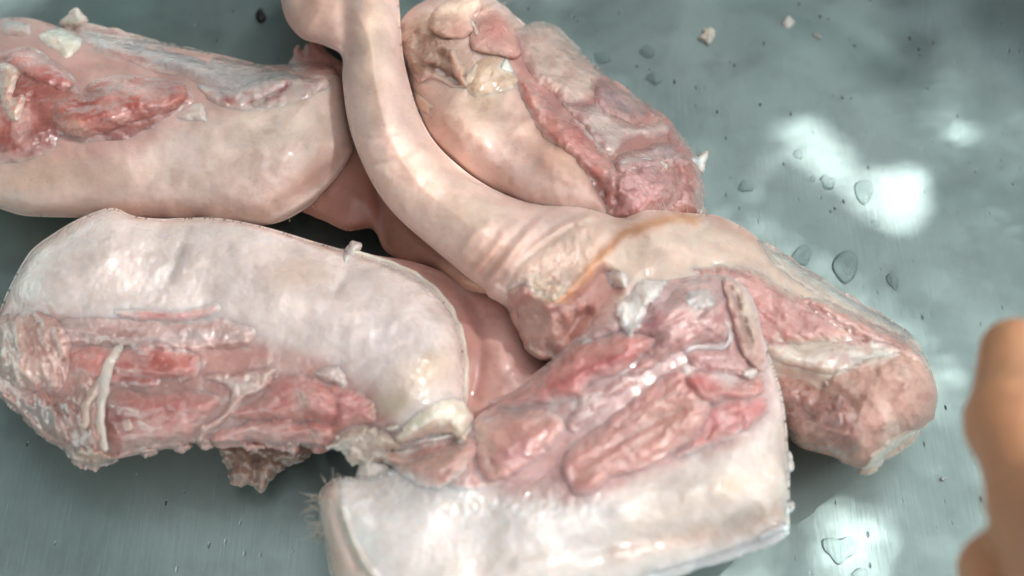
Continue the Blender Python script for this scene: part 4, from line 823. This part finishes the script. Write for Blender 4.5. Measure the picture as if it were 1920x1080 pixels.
GW = 'water drops on the bare metal'
drops = [
    ([(1541, 1013), (1556, 1008), (1574, 1010), (1594, 1006), (1608, 1018), (1606, 1036), (1590, 1046), (1576, 1058), (1566, 1056), (1556, 1042), (1544, 1030)], 1.6, 'large heart-shaped water drop on the bright pitted metal at the bottom edge'),
    ([(1564, 486), (1576, 474), (1592, 470), (1606, 480), (1608, 500), (1600, 522), (1584, 532), (1570, 520), (1560, 502)], 2.0, 'big rounded water drop below the bright sun patch, with a dark lower rim'),
    (blob(1502, 479, 18, 20, 20, 4), 1.4, 'water drop close to the upper edge of the bent trotter'),
    (blob(1674, 524, 10, 17, -15, 5), 1.0, 'narrow water drop right of the big rounded drop, under a thin bright streak'),
    (blob(1552, 342, 14, 12, 10, 6), 1.8, 'small dark water drop between the two bright sun patches'),
    ([(1603, 346), (1616, 338), (1632, 340), (1638, 354), (1632, 372), (1622, 384), (1610, 376), (1604, 362)], 1.6, 'pear-shaped pale water drop at the left edge of the brightest sun patch'),
    (blob(1497, 291, 8, 8, 0, 8), 1.2, 'tiny round water drop in the upper left of the sun patch'),
    (blob(1524, 335, 5, 7, 0, 9), 0.8, 'tiniest water drop just left of the small dark drop'),
    (blob(1399, 349, 14, 12, 0, 10), 1.2, 'water drop at the lower end of the thin slanting sun streak'),
    (blob(1641, 418, 8, 5, 20, 11), 0.9, 'flat little water drop at the lower edge of the brightest sun patch'),
    (blob(1227, 147, 15, 12, 20, 12), 1.3, 'shaded water drop beside the top right hock, the lower of two'),
    (blob(1214, 98, 13, 10, 20, 13), 1.2, 'shaded water drop beside the top right hock, the upper of two'),
    (blob(1128, 108, 16, 11, 10, 14), 1.3, 'shaded water drop touching the edge of the top right hock'),
    (blob(1612, 1074, 16, 10, 0, 15), 1.2, 'water drop cut by the bottom edge right of the heart-shaped drop'),
]
for k, (pts, hh, lb) in enumerate(drops):
    dome('water_drop', pts, hh * 0.6, M['water'], lb, 'water drop', GW, k)

GF = 'fat crumbs on the bare metal'
dome('fat_crumb', blob(1325, 68, 16, 15, 0, 21, 9, 0.2), 1.7, M['fat'], 'largest pale fat crumb lying on the dark metal at the top', 'fat crumb', GF, 21, 0.45, (226, 214, 198))
dome('fat_crumb', blob(1477, 45, 14, 11, 0, 22, 8, 0.15), 2.0, M['fat'], 'pale round fat crumb nearest the top edge, right of the largest crumb', 'fat crumb', GF, 22, 0.5, (228, 222, 210))
dome('fat_crumb', blob(1532, 68, 9, 6, 30, 23), 0.9, M['fat'], 'faint tiny fat crumb right of and below the round crumb', 'fat crumb', GF, 23, 0.3, (190, 186, 176))
dome('fat_crumb', blob(1768, 899, 7, 4, -15, 24), 0.8, M['fat'], 'tiny pale fat crumb on the metal near the hand', 'fat crumb', GF, 24, 0.3, (206, 206, 200))
md, _n, _l, _p = nt('dark_seed'); _p.inputs['Base Color'].default_value = (0.012, 0.011, 0.009, 1); _p.inputs['Roughness'].default_value = 0.45
dome('dark_speck', blob(489, 31, 10, 13, 0, 25, 9, 0.06), 1.6, md, 'round black speck on the shaded metal above the upper left hock', 'speck', 'specks on the bare metal', 25)
for k, (u, v, a_, b_) in enumerate([(1179, 0, 0, 0)][:0]): pass

# ------------------------------------------------------------------ the hand at the right edge
def hand():
    def J(u, v, z): return at(u, v, z)
    chains = {
        'index': ([J(1904, 660, .128), J(1904, 790, .134), J(1962, 950, .140), J(2040, 1180, .150)], [.0076, .0092, .0100, .0112]),
        'middle': ([J(2060, 880, .122), J(2010, 960, .146), J(2060, 1060, .160), J(2140, 1210, .152)], [.0078, .0092, .0102, .0112]),
        'ring': ([J(2150, 950, .112), J(2120, 1010, .140), J(2160, 1090, .158), J(2240, 1230, .150)], [.0074, .0088, .0098, .0108]),
        'little': ([J(2240, 1040, .108), J(2220, 1090, .132), J(2260, 1150, .148), J(2330, 1260, .144)], [.0066, .0076, .0084, .0095]),
        'thumb': ([J(1874, 1072, .126), J(1930, 1160, .124), J(2010, 1290, .124), J(2110, 1450, .134)], [.0082, .0098, .0110, .0135]),
    }
    wrist = [J(2330, 1640, .142), J(2560, 2000, .140)]
    caps = []
    groups = []
    for nm, (p, r) in chains.items():
        g = []
        for i in range(3): g.append((p[i], p[i + 1], r[i], r[i + 1]))
        groups.append(g)
    palm = []
    for nm in ('index', 'middle', 'ring', 'little', 'thumb'):
        p, r = chains[nm]
        palm.append((p[3], wrist[0], r[3] * 1.05, .019))
    palm.append((wrist[0], wrist[1], .021, .024))
    palm.append((chains['index'][0][3], chains['little'][0][3], .011, .0095))
    allp = np.concatenate([np.array(p) for p, r in chains.values()] + [np.array(wrist)])
    lo = allp.min(0) - .032; hi = allp.max(0) + .032
    h = 0.0019
    xs = [np.arange(lo[i], hi[i], h) for i in range(3)]
    X, Y, Z = np.meshgrid(*xs, indexing='ij')
    X = X.astype(np.float32); Y = Y.astype(np.float32); Z = Z.astype(np.float32)
    def capd(c):
        a, b, ra, rb = c
        e = b - a; L2 = e @ e
        t = np.clip(((X - a[0]) * e[0] + (Y - a[1]) * e[1] + (Z - a[2]) * e[2]) / L2, 0, 1)
        return np.sqrt((X - a[0] - t * e[0]) ** 2 + (Y - a[1] - t * e[1]) ** 2 + (Z - a[2] - t * e[2]) ** 2) - (ra + (rb - ra) * t)
    def smin(a, b, k):
        q = np.maximum(k - np.abs(a - b), 0) / k
        return np.minimum(a, b) - q * q * k * 0.25
    D = None
    for c in palm:
        q = capd(c); D = q if D is None else smin(D, q, .014)
    for g in groups:
        f = None
        for c in g:
            q = capd(c); f = q if f is None else smin(f, q, .0035)
        D = smin(D, f, .0035)
    for nm in ('index', 'thumb'):
        p, r = chains[nm]
        for i in (1, 2):
            ax_ = (p[i - 1] - p[i]) / np.linalg.norm(p[i - 1] - p[i]) + (p[i] - p[i + 1]) / np.linalg.norm(p[i] - p[i + 1]); ax_ /= np.linalg.norm(ax_)
            al = (X - p[i][0]) * ax_[0] + (Y - p[i][1]) * ax_[1] + (Z - p[i][2]) * ax_[2]
            rad = np.sqrt((X - p[i][0]) ** 2 + (Y - p[i][1]) ** 2 + (Z - p[i][2]) ** 2)
            near = np.exp(-np.maximum(rad - .012, 0) ** 2 / .004 ** 2)
            D = D + near * (0.0007 * np.exp(-(al / .0016) ** 2) + 0.0005 * np.exp(-((al - .0045) / .0014) ** 2) - 0.0008 * np.exp(-(al / .006) ** 2))
    D = D + 0.0003 * np.sin(X * 900) * np.sin(Y * 820) * np.sin(Z * 870)
    # naive surface nets
    s = D < 0
    nx, ny, nz = D.shape
    acc = np.zeros((nx - 1, ny - 1, nz - 1, 3), np.float32); cnt = np.zeros((nx - 1, ny - 1, nz - 1), np.float32)
    for ax in range(3):
        for o1 in (0, 1):
            for o2 in (0, 1):
                off = [0, 0, 0]; others = [k for k in range(3) if k != ax]
                off[others[0]], off[others[1]] = o1, o2
                sl0 = tuple(slice(off[k], off[k] + (nx, ny, nz)[k] - 1) for k in range(3))
                off2 = list(off); off2[ax] = 1
                sl1 = tuple(slice(off2[k], off2[k] + (nx, ny, nz)[k] - 1) for k in range(3))
                a, b = D[sl0], D[sl1]
                cr = (a < 0) != (b < 0)
                t = np.where(cr, a / np.where(cr, a - b, 1), 0)
                for k in range(3):
                    acc[..., k] += np.where(cr, (t if k == ax else off[k]), 0)
                cnt += cr
    act = cnt > 0
    idx = np.full(act.shape, -1); idx[act] = np.arange(act.sum())
    gi = np.argwhere(act)
    V = lo + (gi + acc[act] / cnt[act][:, None]) * h
    Q = []
    for ax in range(3):
        o = [k for k in range(3) if k != ax]
        sl = [slice(1, -1)] * 3; sl[ax] = slice(0, -1)
        a = s[tuple(sl)]
        sl2 = [slice(1, -1)] * 3; sl2[ax] = slice(1, None)
        b = s[tuple(sl2)]
        e = np.argwhere(a != b)
        flip = a[tuple(e.T)]
        e = e.copy()
        for k in o: e[:, k] += 1
        c = []
        for (d1, d2) in ((0, 0), (1, 0), (1, 1), (0, 1)):
            q = e.copy(); q[:, o[0]] -= d1; q[:, o[1]] -= d2
            c.append(idx[tuple(q.T)])
        q = np.stack(c, 1)
        if ax == 1: flip = ~flip
        q[~flip] = q[~flip][:, ::-1]
        Q.append(q)
    Q = np.concatenate(Q)
    Q = Q[(Q >= 0).all(1)][:, ::-1]
    m, n, l, p = nt('hand_skin')
    tc = n.new('ShaderNodeTexCoord'); nz_ = n.new('ShaderNodeTexNoise'); nz_.inputs['Scale'].default_value = 45; nz_.inputs['Detail'].default_value = 5
    l.new(tc.outputs['Object'], nz_.inputs['Vector'])
    cr = n.new('ShaderNodeMix'); cr.data_type = 'RGBA'
    cr.inputs[6].default_value = (0.62, 0.28, 0.15, 1); cr.inputs[7].default_value = (0.76, 0.42, 0.23, 1)
    l.new(nz_.outputs['Fac'], cr.inputs[0]); l.new(cr.outputs[2], p.inputs['Base Color'])
    p.inputs['Roughness'].default_value = 0.5
    p.inputs['Subsurface Weight'].default_value = 0.4; p.inputs['Subsurface Radius'].default_value = (1, .35, .2); p.inputs['Subsurface Scale'].default_value = 0.004
    w = n.new('ShaderNodeTexNoise'); w.inputs['Scale'].default_value = 600; w.inputs['Detail'].default_value = 3
    l.new(tc.outputs['Object'], w.inputs['Vector'])
    b = n.new('ShaderNodeBump'); b.inputs['Distance'].default_value = 0.0003; l.new(w.outputs['Fac'], b.inputs['Height']); l.new(b.outputs['Normal'], p.inputs['Normal'])
    org = at(1900, 900, .13)
    rt = root('hand', 'bare hand with a blurred finger held over the basin at the right edge', 'hand', org)
    add('palm_and_fingers', mesh_from('palm_and_fingers', V - org, Q, m), rt)
    # nails on the back of the fingers (the side away from the palm)
    nm_, n2, l2, p2 = nt('fingernail'); p2.inputs['Base Color'].default_value = (0.62, 0.40, 0.31, 1); p2.inputs['Roughness'].default_value = 0.3
    for nme, (pts, r) in chains.items():
        tip, nxt = pts[0], pts[1]
        d = (tip - nxt) / np.linalg.norm(tip - nxt)
        back = np.array((0.75, 0.1, 0.35)) if nme == 'index' else np.array((0.3, 0.5, 0.6))
        back = back - d * (back @ d); back /= np.linalg.norm(back)
        side = np.cross(d, back)
        Vn, Qn = [], []
        for i in range(7):
            for j in range(7):
                a_ = (j / 6 - .5) * 1.5; s_ = (i / 6 - .35) * r[0] * 1.3
                rr = r[0] * (1.03 - 0.05 * (i / 6) ** 2) + 0.0003
                Vn.append(tip + d * s_ + (back * math.cos(a_) + side * math.sin(a_)) * rr * (1 - max(0, i / 6 - .7) * 0.5))
        for i in range(6):
            for j in range(6):
                Qn.append((i * 7 + j, i * 7 + j + 1, i * 7 + 8 + j, i * 7 + 7 + j))
        add('fingernail', mesh_from('fingernail', np.array(Vn) - org, np.array(Qn), nm_), rt)
hand()

# ------------------------------------------------------------------ unseen leafy bough added overhead, its gaps cut where the sun flecks fall
LEAF_COVER, THIN_COVER = 5.4, 2.5

def bough():
    Dg = 0.85                                   # metres from the basin towards the sun
    e1 = np.cross(SUNV, (0, 0, 1.0)); e1 /= np.linalg.norm(e1)
    e2 = np.cross(e1, SUNV)
    def proj(u, v, z):
        p = at(np.array(u, float), np.array(v, float), z)
        return p @ e1, p @ e2
    gaps = []
    covers = []
    def gap(pts, z, cover=None):
        covers.append(cover if cover is not None else (0.75 if z == 0 else 1.1))
        P = np.array(pts, float)
        a, b = proj(P[:, 0], P[:, 1], z)
        gaps.append(np.stack([a, b], 1))
    for metal in ([(1345, -80), (2040, -80), (2040, 1180), (1500, 1180), (1500, 905), (1790, 770), (1740, 620), (1420, 400), (1345, 300)], [(-120, 880), (600, 920), (590, 1180), (-120, 1180)], [(-120, -80), (510, -80), (510, 90), (-120, 10)], [(1060, -80), (1340, -80), (1340, 260), (1140, 120)]):
        gap(metal, 0, LEAF_COVER)
    gap([(1450, 255), (1470, 232), (1500, 222), (1530, 222), (1560, 250), (1600, 292), (1640, 322), (1700, 312), (1738, 336), (1742, 390), (1712, 432), (1660, 428), (1610, 404), (1590, 370), (1550, 340), (1500, 306)], 0, 0.55)
    gap([(1640, 335), (1700, 318), (1736, 342), (1738, 390), (1710, 426), (1660, 420), (1630, 380)], 0, 0.2)
    gap([(1442, 284), (1456, 290), (1420, 346), (1402, 386), (1390, 380), (1404, 340)], 0)
    gap([(1520, 960), (1560, 950), (1650, 960), (1665, 1000), (1640, 1090), (1560, 1090), (1530, 1030)], 0, 1.2)
    gap([(676, 236), (706, 232), (760, 250), (820, 292), (836, 330), (800, 380), (770, 420), (720, 362), (690, 300)], .060)
    gap([(830, 205), (870, 200), (930, 246), (950, 300), (900, 322), (850, 280)], .052)
    gap([(800, 4), (860, -20), (910, -10), (900, 24), (840, 44), (806, 40)], .046)
    gap([(840, 496), (860, 494), (914, 540), (906, 554), (870, 535)], .046)
    gap([(670, 20), (688, 14), (690, 60), (680, 110), (668, 100)], .062)
    gap([(1770, 60), (1800, 60), (1880, 190), (1860, 210), (1800, 130)], 0.012, 2.2)
    gap([(1790, 170), (1812, 172), (1856, 204), (1846, 222), (1806, 200)], .012, 1.5)
    lo = np.array(proj([-500, 2400, -500, 2400], [-350, -350, 1500, 1500], 0)).min(1) - .05
    hi = np.array(proj([-500, 2400, -500, 2400], [-350, -350, 1500, 1500], 0)).max(1) + .05
    parts_v = []
    def leaves(A, Bb, Ls, dd, near, far):
        n = len(A)
        w_ = Ls * rng.uniform(.36, .5, n)
        ok = dd < -w_ * 0.9
        Ls = np.where(dd > -Ls, Ls * .75, Ls)
        c = A[:, None] * e1 + Bb[:, None] * e2 + SUNV * (Dg + rng.uniform(near, far, n))[:, None]
        nrm = SUNV + rng.normal(0, .35, (n, 3)); nrm /= np.linalg.norm(nrm, axis=1)[:, None]
        an = rng.uniform(0, 6.28, n)
        t = np.cross(nrm, np.stack([np.cos(an), np.sin(an), 0 * an + .3], 1)); t /= np.linalg.norm(t, axis=1)[:, None]
        s_ = np.cross(nrm, t)
        out = []
        for (a_, b_, z_) in ((-1, 0, 0), (-.35, .9, .0), (.35, .75, 0), (1.1, 0, -.2), (.35, -.75, 0), (-.35, -.9, 0)):
            out.append(c + t * (a_ * Ls)[:, None] + s_ * (b_ * w_)[:, None] + nrm * (z_ * Ls)[:, None])
        parts_v.append(np.stack(out, 1)[ok].reshape(-1, 3))
    flo = np.array(proj([-120, 2040, -120, 2040], [-80, -80, 1180, 1180], 0)).min(1) - .02
    fhi = np.array(proj([-120, 2040, -120, 2040], [-80, -80, 1180, 1180], 0)).max(1) + .02
    def gap_depth(A, Bb):
        dd = np.full(len(A), -1.0); cv = np.full(len(A), THIN_COVER)
        for g, c_ in zip(gaps, covers):
            q = spline(g, 3)
            m_ = ((A > q[:, 0].min() - .02) & (A < q[:, 0].max() + .02) & (Bb > q[:, 1].min() - .02) & (Bb < q[:, 1].max() + .02))
            sd_ = poly_sd(A[m_], Bb[m_], q)
            cv[m_] = np.where(sd_ > 0, c_, cv[m_])
        return cv
    # fine feathery leaflets over the basin: thin shade with the sun prickling through
    n = int((fhi - flo).prod() * LEAF_COVER / 4e-6)
    A = rng.uniform(flo[0], fhi[0], n); Bb = rng.uniform(flo[1], fhi[1], n)
    keep = rng.uniform(0, 1, n) < gap_depth(A, Bb) / LEAF_COVER
    leaves(A[keep], Bb[keep], rng.uniform(.0014, .0024, keep.sum()), np.full(keep.sum(), -1.0), .0, .6)
    # broader leaves all round them
    n = int((hi - lo).prod() * 4 / 100e-6)
    A = rng.uniform(lo[0], hi[0], n); Bb = rng.uniform(lo[1], hi[1], n)
    o_ = (A < flo[0]) | (A > fhi[0]) | (Bb < flo[1]) | (Bb > fhi[1])
    leaves(A[o_], Bb[o_], rng.uniform(.006, .011, o_.sum()), np.full(o_.sum(), -1.0), -.05, .09)
    # denser leaf mass added towards the upper left to darken what the metal mirrors
    nm_ = 11000
    az = np.radians(rng.uniform(-120, 18, nm_)); el = np.radians(rng.uniform(12, 66, nm_)); ds = rng.uniform(.95, 1.35, nm_)
    cpos = np.stack([np.sin(az) * np.cos(el), np.cos(az) * np.cos(el), np.sin(el)], 1) * ds[:, None]
    Ls = rng.uniform(.018, .034, nm_); w_ = Ls * rng.uniform(.36, .5, nm_)
    nrm = rng.normal(0, 1, (nm_, 3)) + cpos * 1.5; nrm /= np.linalg.norm(nrm, axis=1)[:, None]
    t = np.cross(nrm, rng.normal(0, 1, (nm_, 3))); t /= np.linalg.norm(t, axis=1)[:, None]
    s_ = np.cross(nrm, t)
    clear = np.linalg.norm(cpos - SUNV * (cpos @ SUNV)[:, None], axis=1) > .34
    out = [cpos + t * (a_ * Ls)[:, None] + s_ * (b_ * w_)[:, None] + nrm * (z_ * Ls)[:, None] for (a_, b_, z_) in ((-1, 0, 0), (-.35, .9, .0), (.35, .75, 0), (1.1, 0, -.2), (.35, -.75, 0), (-.35, -.9, 0))]
    parts_v.append(np.stack(out, 1)[clear].reshape(-1, 3))
    V = np.concatenate(parts_v)
    k = np.arange(len(V) // 6) * 6
    Q = np.concatenate([np.stack([k, k + 1, k + 2, k + 3], 1), np.stack([k, k + 3, k + 4, k + 5], 1)])
    m, nn, l, p = nt('green_leaf')
    p.inputs['Base Color'].default_value = (0.06, 0.10, 0.03, 1); p.inputs['Roughness'].default_value = 0.5
    o = add('gobo_bough', mesh_from('gobo_bough', np.array(V), np.array(Q), m))
    o['label'] = 'unseen leafy bough added overhead to shade the basin and place its sun flecks'; o['category'] = 'bough'; o['kind'] = 'stuff'
bough()
